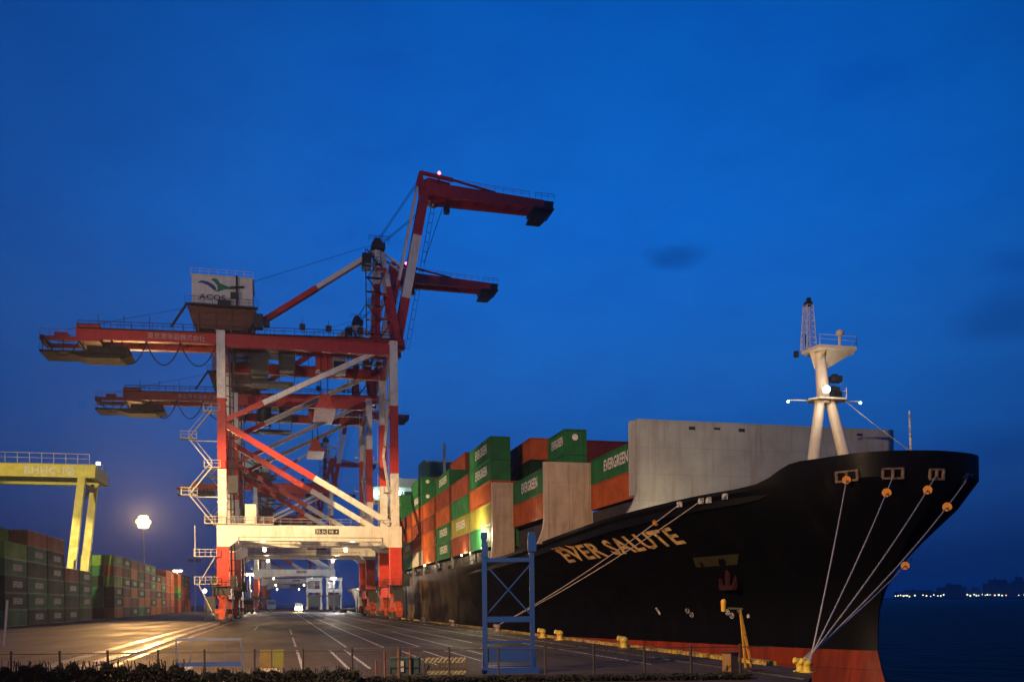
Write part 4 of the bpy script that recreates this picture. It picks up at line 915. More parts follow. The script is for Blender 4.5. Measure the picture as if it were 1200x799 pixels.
b2 = cmb(); b2.bx((13.5, YM-3.6, 45.4), (18.2, YM-2.6, 45.5)); b2.rail([(13.5, YM-3.6, 45.5), (18.2, YM-3.6, 45.5)], 1.1, .035, .8); b2.bar((13.6, YM-3.5, 45.4), (13.6, YM-3.5, 48.2), .1); b2.bar((18.1, YM-3.5, 45.4), (18.1, YM-3.5, 48.2), .1); b2.build('hanging_platform', M_DARK, crane)
for x in (-2, 4, 8.5, 14): cmb().box((x, YM-3.7, 51.4), (1.0, .8, .9)).bar((x, YM-3.7, 50.2), (x, YM-3.7, 52.9), .09).build('junction_box', M_DARK, crane)
b_.build('cable_run', M_DARK, gird)
for X_, Y_ in ((XR-1.0, Y0-.2), (XR-1., Y1+.2)):
    b_ = cmb()
    for s in (-.25, .25): b_.bar((X_, Y_+s, 16.3), (X_, Y_+s, 47.5), .05)
    for i in range(52): b_.bar((X_, Y_-.25, 16.5+.6*i), (X_, Y_+.25, 16.5+.6*i), .035)
    for z in (22, 30, 38): b_.bx((X_-.8, Y_-.9, z), (X_+.2, Y_+.9, z+.08)); b_.rail([(X_-.8, Y_-.9, z), (X_-.8, Y_+.9, z)], 1.0, .03, .8)
    b_.build('leg_ladder', M_STEEL, crane)
for y_ in (Y0-.9, Y1+.9): cmb().rail([(XL+1, y_, 16.2), (XR-1, y_, 16.2)], 1.1, .03, 1.6).build('portal_rail', M_STEEL, crane)
b_ = cmb(); b_.bar((XR, Y0+.8, 16.2), (XR, Y1-.8, 31), .42); b_.bar((XR, Y1-.8, 31.2), (XR, Y0+.8, 45), .42); b_.build('cross_brace', M_WHITE, crane)
# small floodlights under the portal
for x in (-3, 12): cmb().ball((x, Y1+1.1, 13.2), .3).build('portal_floodlight', M_LAMP, crane)
for dy in (0, 45):
    for x in (-3, 12): point('portal_fill', (x, Y0+dy+2.6, 13.0), 800, (1., .72, .36), .3)  # added fill lights that brighten the far portal beams and inner legs
CL = ['nearest red and white quay crane, carrying the white house with the bird sign',
      'second red and white quay crane, directly behind the nearest one', 'third red and white quay crane, seen through the portal of the nearer two',
      'fourth quay crane, small between the legs of the nearer cranes', 'farthest and smallest quay crane at the end of the quay']
GC = 'ship to shore cranes along the quay'
tag(crane, CL[0], 'crane', GC)
cranes = [crane]
for i, dy in enumerate((45, 198, 330, 470)):
    c = copy_tree(crane); c.location = Vector(CO)+Vector((0, dy, 0)); tag(c, CL[i+1], 'crane', GC); cranes.append(c)

# ================================================================== RUBBER TYRED GANTRY over the yard
M_RTG = streaks(mat('yellow_gantry_paint', (.58, .50, .035), .45, var=.1), (.2, .14, .05), .35)
RY = 174.   # drawn at this place, then moved into the aisle between the two blocks
RO = (-33.6, RY, 0); rtg = empty('yard_gantry', (RO[0]*1.218, 212., 0)); rtg.scale = (1.218,)*3
tag(rtg, 'yellow gantry crane straddling the container stacks at the left edge', 'crane')
b_ = MB(RO); b_.bx((-70, RY-.7, 25.4), (-33.0, RY+.7, 27.7)); b_.build('beam', M_RTG, rtg)
b_ = MB(RO); b_.bx((-70, RY+10.3, 25.4), (-33.0, RY+11.7, 27.7)); b_.build('beam', M_RTG, rtg)
for dy in (0, 11.):
    b_ = MB(RO); b_.bar((-34.2, RY+dy, 27.3), (-37.0, RY+dy, 3.2), 1.2, 1.2, up=(0, 1, 0), w2=1.5); b_.build('leg', M_RTG, rtg)
    b_ = MB(RO); b_.bar((-68.6, RY+dy, 27.3), (-65.5, RY+dy, 3.2), 1.7, 1.3, up=(0, 1, 0)); b_.build('leg', M_RTG, rtg)
b_ = MB(RO); b_.bx((-33.0, RY-.9, 25.4), (-32.1, RY+11.9, 27.7)); b_.build('end_beam', M_RTG, rtg)
b_ = MB(RO); b_.bar((-35.2, RY+.8, 20.), (-34.6, RY+10., 25.4), .4); b_.bar((-34.6, RY+.6, 24.4), (-34.6, RY+10.4, 24.4), .7); b_.build('leg_brace', M_DARK, rtg)
b_ = MB(RO); b_.bx((-38.5, RY-2.5, 1.6), (-36.8, RY+13.5, 3.4))
for q in (-1.4, 1.2, 9.8, 12.4): b_.tube([(-38.1, RY+q, .8), (-37.2, RY+q, .8)], .8, 14)
b_.bx((-38.6, RY+2.2, 3.4), (-36.4, RY+5.6, 6.2)); b_.build('wheel_beam', M_DARK, rtg)
b_ = MB(RO); b_.rail([(-70, RY-.7, 27.7), (-33.0, RY-.7, 27.7)], 1.9, .05, 1.9); b_.rail([(-70, RY+11.7, 27.7), (-33.0, RY+11.7, 27.7)], 1.9, .05, 1.9); b_.build('hand_rail', M_STEEL, rtg)
for (tx, cx_, ww, hh) in (('RHHC-1', -40.4, 6.4, 1.3), ('㊙', -36.2, 1.6, 1.6)):
    me = text_mesh(tx, width=ww, height=hh, bold=.015); link_mesh('lettering', me, M_LET, rtg, Vector((cx_, RY-.72, 26.55))-Vector(RO))
b_ = MB(RO); b_.box((-31.6, RY-.6, 28.0), (.6, .5, .5)); b_.build('lamp', M_LAMPW, rtg)

# ================================================================== LIGHT MASTS
def mast(base, h, label, head_r=2., power=0, group='terminal light masts', n=8, lampm=None, color=WARM, ball=.36):
    o = empty('light_mast', base); tag(o, label, 'light mast', group)
    b_ = MB(base); B = Vector(base); b_.tube([B, B+Vector((0, 0, h))], .38, 10, r2=.18); b_.build('pole', M_STEEL, o, smooth=True)
    b_ = MB(base); b_.tube([B+Vector((head_r*.75*math.cos(2*math.pi*i/16), head_r*.75*math.sin(2*math.pi*i/16), h-.2)) for i in range(17)], .09, 6)
    for i in range(4): b_.bar(B+Vector((0, 0, h-.2)), B+Vector((head_r*.75*math.cos(math.pi*i/2), head_r*.75*math.sin(math.pi*i/2), h-.2)), .1)
    b_.build('head_frame', M_STEEL, o)
    for i in range(n):
        a = 2*math.pi*i/n; k3 = (i % 3)-1; rr_ = head_r*(1 if ball < .4 or k3 == 0 else .55); c = B+Vector((rr_*math.cos(a), rr_*math.sin(a), h-.5+(head_r*.85*k3 if ball > .4 else 0))); b_ = MB(base); b_.ball(c, head_r*ball, n=12, k=8, sz=.9); b_.build('lamp', lampm or M_LAMP, o, smooth=True)
    if power: point('mast_lamp', B+Vector((0, 0, h-1.4)), power, color, head_r*.6)
    return o
M_LAMPS = mat('strong_sodium_lamp_glow', (1, .8, .5), .4, emit=(1., .62, .22), es=4.2)
p = on_x(168, 611, -47.); mast((p.x, p.y, 0), p.z+.4, 'tall light mast glowing brightly behind the yard stacks, left of the cranes', 1.55, 90e3, lampm=M_LAMPS, ball=.72, n=12, color=(1., .66, .30))
spot('mast_floodlight', (p.x+.6, p.y-4.2, p.z-.4), (-2, 20, 17), 950e3, 20, .9, (1., .52, .17), radius=1.5)
p = on_x(208, 668, -46.); mast((p.x, p.y, 0), p.z+.3, 'small light mast just above the far end of the yard stacks', 1.6, 20e3, lampm=M_LAMPS)
p = on_x(293, 672, -12.); mast((p.x, p.y, 0), p.z+.3, 'lit light mast seen through the portal beside the left crane legs', 1.6, 90e3, lampm=M_LAMPS)
p = on_x(391, 676, 17.); mast((p.x, p.y, 0), p.z+.2, 'thin light mast with a white lamp near the far waterside crane leg', .7, 60e3, color=(1, .93, .85), n=4, lampm=M_LAMPW)
p = on_x(228, 655, -44.); o = mast((p.x, p.y, 0), p.z, 'unlit dark light mast between the yard stacks and the crane stair', 2.6, 0, n=6, lampm=M_DARK)
mast(tuple(MAST_A-Vector((0, 0, 25.3))), 25.8, 'light mast standing in the yard left of the stacks', 1.6, 0, n=6)
mast(tuple(MAST_B-Vector((0, 0, 24.3))), 24.8, 'light mast standing left of the fence corner', 1.6, 0, n=6)
p = ground(5, 757); b_ = MB(tuple(p)); b_.tube([p, p+Vector((.25, 0, 3.6))], .09, 8); tag(b_.build('steel_post', mat('pale_post', (.5, .5, .52), .5)), 'slim pale steel post at the left edge before the dark containers', 'post')

# ================================================================== ROPES, RAT GUARDS, BOLLARDS
M_ROPE = mat('pale_mooring_rope', (.42, .38, .34), .8, var=.2, vscale=5.)
M_GUARD = mat('orange_rat_guard', (.75, .30, .05), .5)
M_BOL = mat('yellow_bollard_paint', (.62, .47, .07), .45)
GB = 'mooring bollards along the quay edge'
BPX = [(497, 729, 'pale mooring bollard at the quay edge beside the crane legs', 'dull'), (530, 734, 'pale mooring bollard between the crane legs and the blue tower', 'dull'), (583, 741, 'mooring bollard seen through the blue tower', 'dull'),
       (636, 749, 'smaller yellow bollard just right of the blue tower', 'y'), (656, 752, 'bright curved yellow bollard, second right of the blue tower', 'y'), (731, 764, 'twin yellow bollard midway along the kerb', 'y'), (938, 776, 'orange domed bollard beside the rope bollard', 'y'), (946, 786, 'bollard holding the five bow ropes', 'y')]
BOLP = []
proto = None
for (px, py, lab, kd) in BPX:
    p = ground(px, py); p.x = 21.3; p = on_x(px, py, 21.3); p.z = 0
    b_ = MB((0, 0, 0)); b_.tube([(0, 0, 0), (0, 0, .08), (0, 0, .09), (0, 0, .55)], .34, 14, r2=.26); b_.tube([(-.05, 0, .5), (-.2, 0, .72), (-.48, 0, .78)], .27, 12, r2=.2); b_.ball((0, 0, .62), .36, n=14, k=8, sz=.8); b_.tube([(0, 0, 0), (0, 0, .06)], .5, 16)
    o = b_.build('bollard', M_BOL if kd == 'y' else mat('weathered_bollard_paint', (.38, .34, .26), .6), smooth=True); o.location = p; tag(o, lab, 'bollard', GB); BOLP.append(p); o.scale = (.62,)*3 if px > 900 else (.85,)*3
def rope(a, b, sag, label, r=.042):
    a, b = Vector(a), Vector(b); o = MB(); n = 24
    o.tube([a.lerp(b, i/n)-Vector((0, 0, sag*4*(i/n)*(1-i/n))) for i in range(n+1)], r, 6)
    x = o.build('mooring_rope', M_ROPE, smooth=True); tag(x, label, 'rope', 'mooring ropes'); return lambda t: a.lerp(b, t)-Vector((0, 0, sag*4*t*(1-t)))
def px_of(p):
    c = RM.transposed() @ (Vector(p)-Vector((0, 0, HC))); return CX+F_PX*c.x/-c.z, CY-F_PX*c.y/-c.z
def guard_at(fn, px, label):
    best = min((abs(px_of(fn(i/200))[0]-px), i/200) for i in range(201))[1]
    c = fn(best); d = (fn(min(1, best+.01))-fn(max(0, best-.01))).normalized(); b_ = MB(tuple(c))
    b_.tube([c-d*.03, c+d*.03], .29, 20); b_.tube([c-d*.09, c+d*.09], .12, 10); 
    o = b_.build('rat_guard', M_GUARD); o.location = c; tag(o, label, 'rat guard', 'round rat guards on the bow ropes')
BB = BOLP[7]+Vector((0, 0, .4))
for i, (hx, hy, gx, sag) in enumerate(((993, 560, 992, .25), (1047, 556, 1039, .3), (1096, 557, 1087, .35), (1131, 563, 1110, .5), (1073, 652, 1068, .2))):
    h, nn = hull_px(hx, hy)
    while not h: hx -= 1; h, nn = hull_px(hx, hy)
    if i == 4: gx = hx-4
    h = h+facing(nn, ray(hx, hy))*(.25 if i == 4 else .08)
    nm = ['bow rope farthest left, almost vertical, to the rope bollard', 'second bow rope from the left', 'third bow rope from the left, from the middle fairlead', 'bow rope from beside the white bow mark', 'lowest bow rope, passing close to the stem']
    fn = rope(h, BB+Vector((0, .1*i-.2, .05*i)), sag, nm[i])
    guard_at(fn, gx, ['orange rat guard on the leftmost bow rope', 'orange rat guard on the second bow rope', 'orange rat guard on the third bow rope', 'dull orange rat guard on the rope nearest the bow tip', 'lowest orange rat guard, beside the stem against the sky'][i])
BS = BOLP[2]+Vector((0, 0, .6))
for i, (hx, hy) in enumerate(((797, 590), (822, 586))):
    h, nn = hull_px(hx, hy)
    if h:
        fn = rope(h+facing(nn, ray(hx, hy))*.08, BS+Vector((0, .15*i, .05)), .5, ['upper slanting rope crossing the ship name', 'lower slanting rope crossing the ship name'][i])
        if i == 0: guard_at(fn, 768, 'dark orange rat guard on the slanting rope above the ship name')
# small white marks at the top of the slanting ropes
for (px, py) in ((797, 588), (822, 584), (831, 583), (850, 579)):
    h, nn = hull_px(px, py+2)
    if h:
        nn = facing(nn, ray(px, py)); f_ = MB(SO); f_.box(h+nn*.1, (.25, .5, .45)); f_.build('fairlead', M_MARK, ship)

# ================================================================== FOREGROUND
# blue frame tower
TO = (9.45, 37.2, 0); tw = empty('blue_frame_tower', TO); tag(tw, 'tall blue steel frame tower with cross bracing standing on the quay', 'steel tower')
M_BLUE = streaks(mat('blue_tower_paint', (.005, .040, .21), .45, var=.15, vscale=1.), (.02, .03, .09), .25)
cr_ = RM.transposed() @ Vector((0, 0, 1))
rt = Vector((RM[0][0], RM[1][0], 0)).normalized(); fw = Vector((-rt.y, rt.x, 0))
T = Vector(TO); hw = 1.02
for s in (-1, 1):
    b_ = MB(TO); p = T+rt*s*hw
    b_.bar(p, p+Vector((0, 0, 6.0)), .21, .2, up=fw); b_.box(p+Vector((0, 0, 5.92)), (.28, .28, .28), rz=-R(14.5))
    if s == 1: b_.box(p+Vector((0, 0, 5.55))+rt*.02, (.36, .34, .65), rz=-R(14.5))
    else: b_.box(p+Vector((0, 0, 5.35))+rt*.06, (.2, .3, .7), rz=-R(14.5))
    b_.bar(p+fw*1.0, p+fw*1.0+Vector((0, 0, 2.4)), .12); b_.bar(p+fw*1.0+Vector((0, 0, 2.4)), p+Vector((0, 0, 4.9)), .1)
    b_.build('post', M_BLUE, tw)
for z, hh in ((4.88, .18), (2.33, .24), (1.36, .1)):
    b_ = MB(TO); b_.bar(T-rt*hw+Vector((0, 0, z)), T+rt*hw+Vector((0, 0, z)), .16, hh); b_.build('cross_bar', M_BLUE, tw)
b_ = MB(TO)
for s in (-1, 1): b_.bar(T-rt*hw*s+Vector((0, 0, 2.45)), T+rt*hw*s+Vector((0, 0, 4.75)), .045, .06)
b_.build('cross_brace', M_BLUE, tw)
b_ = MB(TO); b_.bar(T-rt*.9+Vector((0, 0, .82))-fw*.02, T+rt*.9+Vector((0, 0, .82))-fw*.02, .05, .66); b_.build('blue_panel', M_BLUE, tw)
b_ = MB(TO); b_.bar(T-rt*1.15+Vector((0, 0, .14)), T+rt*1.3+Vector((0, 0, .14)), .7, .26); b_.bar(T-rt*1.05+fw*1.+Vector((0, 0, .14)), T+rt*1.05+fw*1.+Vector((0, 0, .14)), .5, .26)
for s in (-1, 1): b_.bar(T+rt*s*1.02+Vector((0, 0, .16)), T+rt*s*1.02+fw*1.0+Vector((0, 0, .16)), .3, .2); b_.bar(T+rt*s*1.1-fw*.05+Vector((0, 0, .3)), T+rt*s*1.02+Vector((0, 0, 1.5)), .14)
b_.build('base_frame', M_BLUE, tw)

# front fence
FD = 36.2
def fpt(px, depth=FD, z=0.):
    c = Vector(((px-CX)/F_PX*depth, 0, -depth)); q = RM @ c; return Vector((q.x, q.y, z))
fo = fpt(500); fence = empty('wire_fence', fo); tag(fence, 'low dark post and wire fence across the quay in front', 'fence')
M_FEN = mat('dark_fence_steel', (.03, .022, .018), .6)
px = -45
while px < 905:
    p = fpt(px+random.uniform(-1.5, 1.5)); b_ = MB(fo); b_.tube([p, p+Vector((0, 0, 1.22))], .045, 8); b_.ball(p+Vector((0, 0, 1.24)), .06, n=8, k=4); b_.build('post', M_FEN, fence); px += 57
b_ = MB(fo)
for z in (1.16, .14): b_.tube([fpt(-60, z=z), fpt(903, z=z)], .022, 6)
b_.build('rail', M_FEN, fence)
b_ = MB(fo)
for i in range(int(960/3.4)):
    x = -60+i*3.4; b_.bar(fpt(x, z=.14), fpt(x, z=1.16), .006)
b_.build('wire_mesh', M_FEN, fence)
# extra upright stakes by the green bin
b_ = MB(tuple(fpt(452)))
for x, h in ((440, .75), (450, 1.15), (466, 1.2), (480, 1.2)): p = fpt(x, FD+.5); b_.tube([p, p+Vector((0, 0, h))], .04, 6)
tag(b_.build('stake_row', mat('rust_stakes', (.20, .05, .025), .7)), 'row of thin rusty stakes beside the dark green bin', 'stakes')

# hedge in front of the fence
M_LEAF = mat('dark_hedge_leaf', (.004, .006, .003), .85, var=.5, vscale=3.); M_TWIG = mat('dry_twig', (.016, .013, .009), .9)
def hedge(x0, x1, depth, top, label, n, tw_n):
    o_ = fpt((x0+x1)/2, depth); h = empty('hedge', o_); tag(h, label, 'hedge'); rnd = random.Random(int(x0)+5)
    b_ = MB(tuple(o_))
    for i in range(n):
        u = rnd.random(); px_ = x0+(x1-x0)*u; tz = top*(.78+.22*math.sin(px_*.09)*math.sin(px_*.23+1))*(1-.12*rnd.random())
        z = tz*(1-rnd.random()**1.8*.95); p = fpt(px_, depth+rnd.uniform(-.45, .45), z)
        d1 = Vector((rnd.gauss(0, 1), rnd.gauss(0, 1), rnd.gauss(.3, 1))).normalized(); d2 = d1.cross(Vector((rnd.gauss(0, 1), rnd.gauss(0, 1), rnd.gauss(0, 1)))).normalized()
        L_ = rnd.uniform(.05, .10); W_ = L_*.42
        b_.add([p-d1*L_, p+d2*W_, p+d1*L_, p-d2*W_], [(0, 1, 2, 3)])
    b_.build('foliage', M_LEAF, h)
    b_ = MB(tuple(o_))
    for i in range(tw_n):
        px_ = x0+(x1-x0)*rnd.random(); p = fpt(px_, depth+rnd.uniform(-.3, .2), 0); q = p+Vector((rnd.gauss(0, .12), rnd.gauss(0, .1), top*rnd.uniform(.7, 1.12)))
        b_.tube([p, p.lerp(q, .5)+Vector((rnd.gauss(0, .06), 0, 0)), q], .014, 4)
    b_.build('stem', M_TWIG, h)
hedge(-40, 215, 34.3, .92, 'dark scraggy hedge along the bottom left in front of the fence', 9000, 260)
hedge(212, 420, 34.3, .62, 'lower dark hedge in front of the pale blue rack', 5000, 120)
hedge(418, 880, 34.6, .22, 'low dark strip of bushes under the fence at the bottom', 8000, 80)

# pale blue rack behind the fence
p0_, p1_ = fpt(206, 40.5), fpt(282, 40.5); rk = MB(tuple(p0_)); M_RACK = mat('pale_blue_rack', (.07, .10, .20), .5)
for q in (p0_, p1_): rk.bar(q, q+Vector((0, 0, 1.55)), .07)
rk.bar(p0_+Vector((0, 0, 1.52)), p1_+Vector((0, 0, 1.52)), .09, .12)
for t_ in (.23, .5, .75): q = p0_.lerp(p1_, t_); rk.bar(q, q+Vector((0, 0, 1.5)), .03)
rko = empty('barrier_rack', p0_); tag(rko, 'pale blue metal rack with a blue rail behind the fence', 'rack'); o = rk.build('frame', M_RACK, rko)
b_ = MB(tuple(p0_)); b_.bar(p0_+Vector((0, 0, .40)), p1_+Vector((0, 0, .40)), .08, .2); b_.build('lower_rail', M_BLUE, rko)
b_ = MB(tuple(p0_)); b_.bar(p0_+Vector((0, 0, .2)), p0_.lerp(p1_, .25)+Vector((0, 0, .2)), .06, .28); b_.build('white_panel', mat('grey_panel', (.35, .36, .4), .5), rko)
# two yellow green boards
bo = fpt(318, 40.); bd = empty('notice_board', bo); tag(bd, 'pair of yellow green boards on a pale base behind the fence', 'board')
for (a, e, m_) in ((304, 317, mat('ochre_board', (.12, .08, .01), .6)), (319, 332, mat('yellow_green_board', (.11, .11, .01), .6))):
    b_ = MB(tuple(bo)); b_.bar(fpt(a, 40, .65), fpt(e, 40, .65), .05, .80); b_.build('board', m_, bd)
b_ = MB(tuple(bo)); b_.bar(fpt(305, 40, .12), fpt(331, 40, .12), .3, .2)
for x in (306, 316, 320, 330): b_.bar(fpt(x, 40.1, 0), fpt(x, 40.1, 1.), .05)
b_.build('base', mat('pale_board_base', (.42, .34, .28), .7), bd)
# dark green bin
gb = fpt(474, 37.6); gbn = empty('waste_bin', gb); tag(gbn, 'dark green bin with a pale door behind the fence', 'bin')
b_ = MB(tuple(gb)); b_.bar(fpt(458, 37.6, .42), fpt(491, 37.6, .42), .7, .62); b_.bar(fpt(457, 37.6, .76), fpt(492, 37.6, .76), .78, .07)
for x in (460, 470, 480, 489): b_.bar(fpt(x, 37.4, 0), fpt(x, 37.4, .12), .1)
b_.build('body', mat('dark_teal_paint', (.02, .05, .055), .45), gbn)
b_ = MB(tuple(gb)); b_.bar(fpt(467.5, 37.2, .44), fpt(472.5, 37.2, .44), .04, .46); b_.build('door', mat('grey_panel', (.35, .36, .4), .5), gbn)
# folding lattice barrier
lb = fpt(520, 37.2); lo = empty('folding_barrier', lb); tag(lo, 'pale folding lattice barrier beside the dark green bin', 'barrier')
M_LAT = mat('cream_lattice_paint', (.30, .26, .17), .6)
for row, (za, zb) in enumerate(((.58, .78), (.05, .22))):
    b_ = MB(tuple(lb)); n = 9
    for i in range(n):
        xa, xb = 497+48*i/n, 497+48*(i+1)/n
        b_.bar(fpt(xa, 37.2, za), fpt(xb, 37.2, zb), .03, .075); b_.bar(fpt(xa, 37.25, zb), fpt(xb, 37.25, za), .03, .075)
    b_.build('lattice', M_LAT, lo)
b_ = MB(tuple(lb))
for i in range(10): x = 497+48*i/9; b_.bar(fpt(x, 37.3, 0.), fpt(x, 37.3, .74), .03)
for i in range(9): b_.bar(fpt(499+48*i/9, 37.32, .22), fpt(503+48*i/9, 37.32, .56), .03, .05)
b_.build('upright', mat('dark_olive_steel', (.10, .085, .03), .6), lo)

# yellow davit by the quay edge
M_YD = mat('orange_yellow_davit', (.58, .30, .03), .45)
dv = on_x(874, 786, 20.2); dv.z = 0; do = empty('quay_davit', dv); tag(do, 'orange yellow davit with a hanging brass float by the quay edge', 'davit')
def dp(px, py): q = on_y(px, py, dv.y); return q
b_ = MB(tuple(dv))
b_.bar(dp(867.5, 714), dp(874, 786), .075); b_.bar(dp(870.5, 713)+Vector((0, .3, 0)), dp(886, 788)+Vector((0, .3, 0)), .095); 
for t_ in (.2, .4, .6, .8): b_.bar(dp(867.5+6.5*t_, 714+72*t_), dp(870.5+15.5*t_, 713+75*t_)+Vector((0, .3, 0)), .03)
b_.build('post', M_YD, do)
b_ = MB(tuple(dv)); b_.bar(dp(870, 713), dp(848, 712), .08); b_.bar(dp(864, 715), dp(870, 722), .06); b_.build('arm', mat('dull_davit_steel', (.16, .14, .08), .5), do)
b_ = MB(tuple(dv)); q = dp(848, 711); b_.tube([q+Vector((0, 0, .22)), q+Vector((0, 0, .1)), q-Vector((0, 0, .2))], .13, 12, r2=.11); b_.ball(q+Vector((0, 0, .24)), .13, n=10, k=6); b_.build('float', M_YD, do, smooth=True)
q = on_x(856, 797, 18.3); q.z = 0; bxo = empty('tool_box', q); tag(bxo, 'small brown steel box at the foot of the davit', 'box')
b_ = MB(tuple(q)); b_.box(q+Vector((0, 0, .42)), (.42, .5, .8), rz=.3); b_.build('body', mat('brown_box_paint', (.22, .12, .04), .6), bxo)
b_ = MB(tuple(q)); b_.box(q+Vector((0, 0, .84)), (.5, .58, .05), rz=.3); b_.build('lid', M_DARK, bxo)

# ================================================================== VEHICLES FAR DOWN THE QUAY
def straddle(px, label):
    p = on_y(px, 712, 345); o3 = (p.x, 345, 0); o = empty('straddle_carrier', o3); tag(o, label, 'straddle carrier', 'straddle carriers on the quay'); P = Vector(o3)
    for s in (-1, 1):
        b_ = MB(o3); b_.bx(P+Vector((s*2.5-.35, -4.5, .8)), P+Vector((s*2.5+.35, 4.5, 1.8)))
        for q in (-3.8, 3.8): b_.bx(P+Vector((s*2.5-.3, q-.35, 1.8)), P+Vector((s*2.5+.3, q+.35, 11.4)))
        b_.build('side_frame', M_SHIPW, o)
        for q in (-3.6, -1.4, 1.4, 3.6): w_ = MB(o3); w_.tube([P+Vector((s*2.5-.3, q, .75)), P+Vector((s*2.5+.3, q, .75))], .75, 12); w_.build('wheel', M_BLACK, o)
    b_ = MB(o3); b_.bx(P+Vector((-3., -4.7, 11.4)), P+Vector((3., 4.7, 12.6))); b_.bx(P+Vector((-3., -4.7, 7.2)), P+Vector((3., -4.1, 8.4))); b_.build('top_frame', M_SHIPW, o)
    b_ = MB(o3); b_.bx(P+Vector((-2.1, -5.2, 8.7)), P+Vector((.2, -3.6, 11.))); b_.build('cab', M_GLASS, o)
    b_ = MB(o3); b_.bx(P+Vector((-2.6, -4.8, 5.6)), P+Vector((2.6, 4., 6.2))); b_.bx(P+Vector((-2.2, -4.85, 1.9)), P+Vector((2.2, 3.8, 5.6))); b_.build('spreader', M_DARK, o)
straddle(368, 'white framed straddle carrier, left one of the pair under the portal')
straddle(391, 'white framed straddle carrier, right one beside the far crane leg')
def truck(px, Y, colr, label, lamps=False, s=1.):
    p = on_y(px, 712, Y); o3 = (p.x, Y, 0); P = Vector(o3); o = empty('terminal_truck', o3); tag(o, label, 'truck')
    b_ = MB(o3); b_.prism([(Y-2.2, .9*s), (Y-2.2, 1.9*s), (Y-1.7, 3.3*s), (Y+.1, 3.3*s), (Y+.1, .9*s)], 'x', p.x-1.2*s, p.x+1.2*s); b_.build('cab', colr, o)
    b_ = MB(o3); b_.bx(P+Vector((-1.0*s, -2.22, 2.0*s)), P+Vector((1.0*s, -2.0, 2.9*s))); b_.build('windscreen', M_GLASS, o)
    b_ = MB(o3); b_.bx(P+Vector((-1.2*s, .1, .9)), P+Vector((1.2*s, 9, 1.3))); b_.bx(P+Vector((-1.25*s, -2.4, .5)), P+Vector((1.25*s, -2.1, .9))); b_.build('chassis', M_DARK, o)
    for sx_ in (-1, 1):
        for q in (-1.2, 4.8, 6.6): w_ = MB(o3); w_.tube([P+Vector((sx_*1.05-.2, q, .5)), P+Vector((sx_*1.05+.2, q, .5))], .5, 12); w_.build('wheel', M_BLACK, o)
        l_ = MB(o3); l_.ball(P+Vector((sx_*.85, -2.45, 1.1)), .42 if lamps else .14, n=8, k=5); l_.build('headlight', M_LAMP if lamps else M_STEEL, o)
    if lamps: point('truck_headlight', P+Vector((0, -3.4, 1.2)), 4200, (1., .74, .38), .3)
truck(350, 330, mat('cream_truck_paint', (.5, .42, .3), .5), 'small truck with lit headlights facing the camera under the portal', True)
truck(291, 300, mat('orange_truck_paint', (.55, .16, .02), .5), 'orange truck beside the left crane legs', False, 1.5)
truck(318, 360, mat('blue_truck_paint', (.08, .16, .42), .5), 'pale blue truck parked left of the lit truck', False, 1.4)
p = on_y(408, 713, 290); o3 = (p.x, 290, 0); tl = empty('flatbed_trailer', o3); tag(tl, 'empty dark flatbed trailer parked by the waterside crane legs', 'trailer'); P = Vector(o3)
b_ = MB(o3); b_.bx(P+Vector((-2.6, -1.3, 1.1)), P+Vector((2.8, 1.3, 1.5))); b_.build('bed', M_STEEL, tl)
for q in (-2, -1, 1.6): b_ = MB(o3); b_.tube([P+Vector((q, -1.2, .5)), P+Vector((q, 1.2, .5))], .5, 12); b_.build('wheel', M_BLACK, tl)
# worker truck lamp at the landside leg (small white lights)
p = on_x(240, 692, -13.5); b_ = MB(tuple(p)); b_.ball(p, .35); wlp = empty('work_lamp', (p.x, p.y, 0)); tag(wlp, 'white work lamp on a short pole by the landside crane leg', 'lamp'); b_ = MB((p.x, p.y, 0)); b_.ball(p, .38); b_.build('lamp', M_LAMPW, wlp)
b_ = MB((p.x, p.y, 0)); b_.tube([(p.x, p.y, 0), (p.x, p.y, p.z-.3)], .08, 8); b_.build('pole', M_STEEL, wlp)

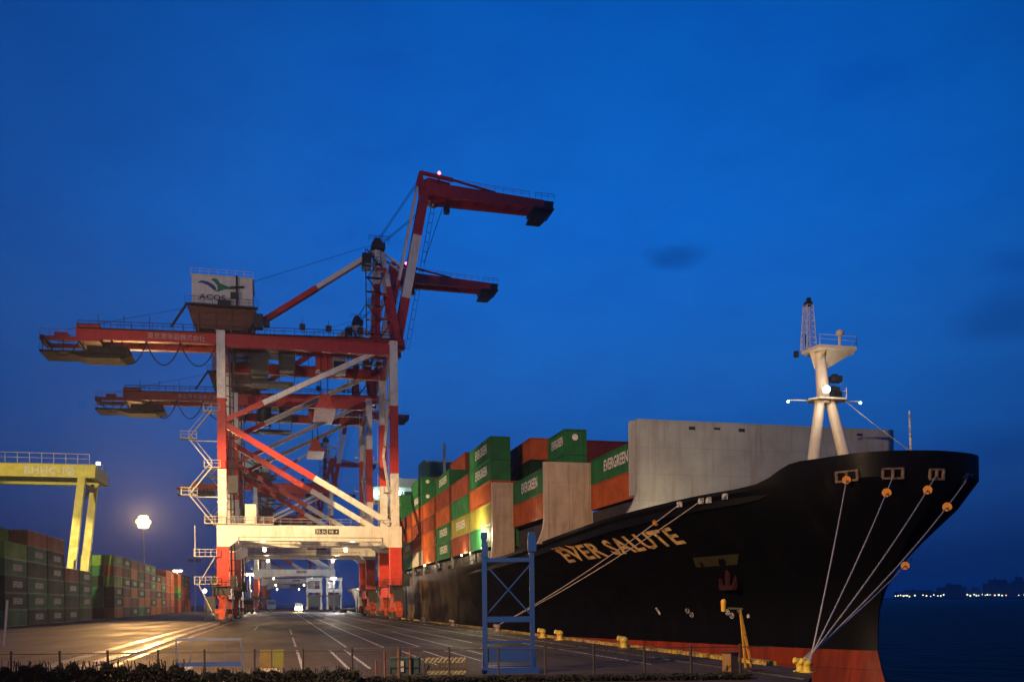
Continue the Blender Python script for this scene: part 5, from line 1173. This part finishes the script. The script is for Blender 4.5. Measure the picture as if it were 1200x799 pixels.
# ================================================================== FAR SHORE
fs_ = MB(); fd = ray(1180, 701).normalized(); fd.z = 0; fd.normalize(); fr = Vector((fd.y, -fd.x, 0)); FC = fd*2600
def fp(u, d=0., z=0.): return FC+fr*u+fd*d+Vector((0, 0, z))
q = [fp(-420, 0), fp(1500, 0), fp(1500, 900), fp(-420, 900)]
fs_.add([(a.x, a.y, WL-1) for a in q]+[(a.x, a.y, 0) for a in q], [(0, 1, 2, 3), (4, 5, 6, 7), (0, 1, 5, 4), (1, 2, 6, 5), (2, 3, 7, 6), (3, 0, 4, 7)])
tag(fs_.build('far_shore', mat('dark_shore', (.02, .02, .022), .9)), kind='structure')
GF = 'buildings on the far shore'
M_FB = [mat('far_blue_grey_wall', (.05, .06, .09), .8), mat('far_pale_wall', (.16, .17, .22), .8)]
for i, (u0, u1, h, pale, lab) in enumerate(((-270, -160, 22, 0, 'low dark warehouse at the left end of the far shore'), (-165, -95, 36, 0, 'dark stepped block on the far shore beside the ship bow'), (-95, -60, 27, 1, 'small pale block on the far shore between dark ones'), (-55, 10, 46, 0, 'wide dark building with a crane frame on the far shore'), (10, 40, 52, 0, 'tallest dark block on the far shore'), (42, 92, 40, 1, 'pale drum shaped building on the far shore by the right edge'), (95, 210, 34, 0, 'long dark building on the far shore at the right edge'))):
    c = fp((u0+u1)/2, 60); b_ = MB((c.x, c.y, 0))
    r0, r1 = fp(u0, 40), fp(u1, 40)
    def quad(a, b2, d_, z0, z1):
        A_ = [a, b2, b2+fd*d_, a+fd*d_]; b_.add([(v.x, v.y, z0) for v in A_]+[(v.x, v.y, z1) for v in A_], [(3, 2, 1, 0), (4, 5, 6, 7), (0, 1, 5, 4), (1, 2, 6, 5), (2, 3, 7, 6), (3, 0, 4, 7)])
    quad(r0, r1, 60, 0, h*.8); k_ = .2+.1*(i % 3); quad(r0.lerp(r1, k_)+fd*8, r0.lerp(r1, .85)+fd*8, 40, h*.8, h)
    quad(r0.lerp(r1, .4)+fd*10, r0.lerp(r1, .46)+fd*10, 5, h, h*1.12)
    o = empty('far_building', (c.x, c.y, 0)); tag(o, lab, 'building', GF); b_.build('wall', M_FB[pale], o)
    b_ = MB((c.x, c.y, 0)); ww = int((u1-u0)/12)
    for j in range(ww):
        for z in (h*.3, h*.55): p = fp(u0+6+12*j, 39.6); b_.box((p.x, p.y, z), (4, 4, 4), rz=math.atan2(fr.y, fr.x))
    b_.build('window', M_GLASS, o)
rnd = random.Random(3)
LSM = [mat('white_shore_glow', (1, 1, .95), .4, emit=(1., .97, .85), es=2.5), mat('pale_green_shore_glow', (.9, 1, .9), .4, emit=(.75, 1., .72), es=3.), mat('amber_shore_glow', (1, .8, .5), .4, emit=(1., .78, .45), es=2.6)]
lx = [(-262+i*4.3) for i in range(9)]+[-215, -196, -188, -178, -168, -160, -152, -146]+[-92, -84, -76, -70, -64, -57, -50, -43, -36, -28, -20, -10, 0]+[26, 38, 48, 56, 64, 70, 77, 84, 92, 99, 106, 113, 120]
for i, u in enumerate(lx):
    p = fp(u+rnd.uniform(-2, 2), 6); z = rnd.uniform(4.5, 8.5); o = MB((p.x, p.y, 0)); o.ball((p.x, p.y, z), rnd.uniform(1.1, 2.1), n=8, k=5); o.bar((p.x, p.y, 0), (p.x, p.y, z-1), .6, m=1)
    x = o.build('shore_lamp', [LSM[i % 3] if i % 3 else LSM[1], M_DARK]); tag(x, 'tiny pale lamp in the row of lights along the far shore', 'lamp', 'row of lights on the far shore')
print('containers', NCONT[0])

# ================================================================== HAZE
hz = MB(); hz.bx((-3200, -2200, -10), (9200, 9200, 96)); ho = hz.build('haze', []); tag(ho, kind='stuff')
hm = bpy.data.materials.new('sea_haze'); hm.use_nodes = True; hn = hm.node_tree.nodes; hl = hm.node_tree.links
hn.remove(hn['Principled BSDF']); hv = hn.new('ShaderNodeVolumePrincipled'); hv.inputs['Color'].default_value = (.62, .72, 1., 1); hv.inputs['Density'].default_value = .00016; hv.inputs['Anisotropy'].default_value = .62
hl.new(hv.outputs[0], hn['Material Output'].inputs['Volume']); ho.data.materials.append(hm)
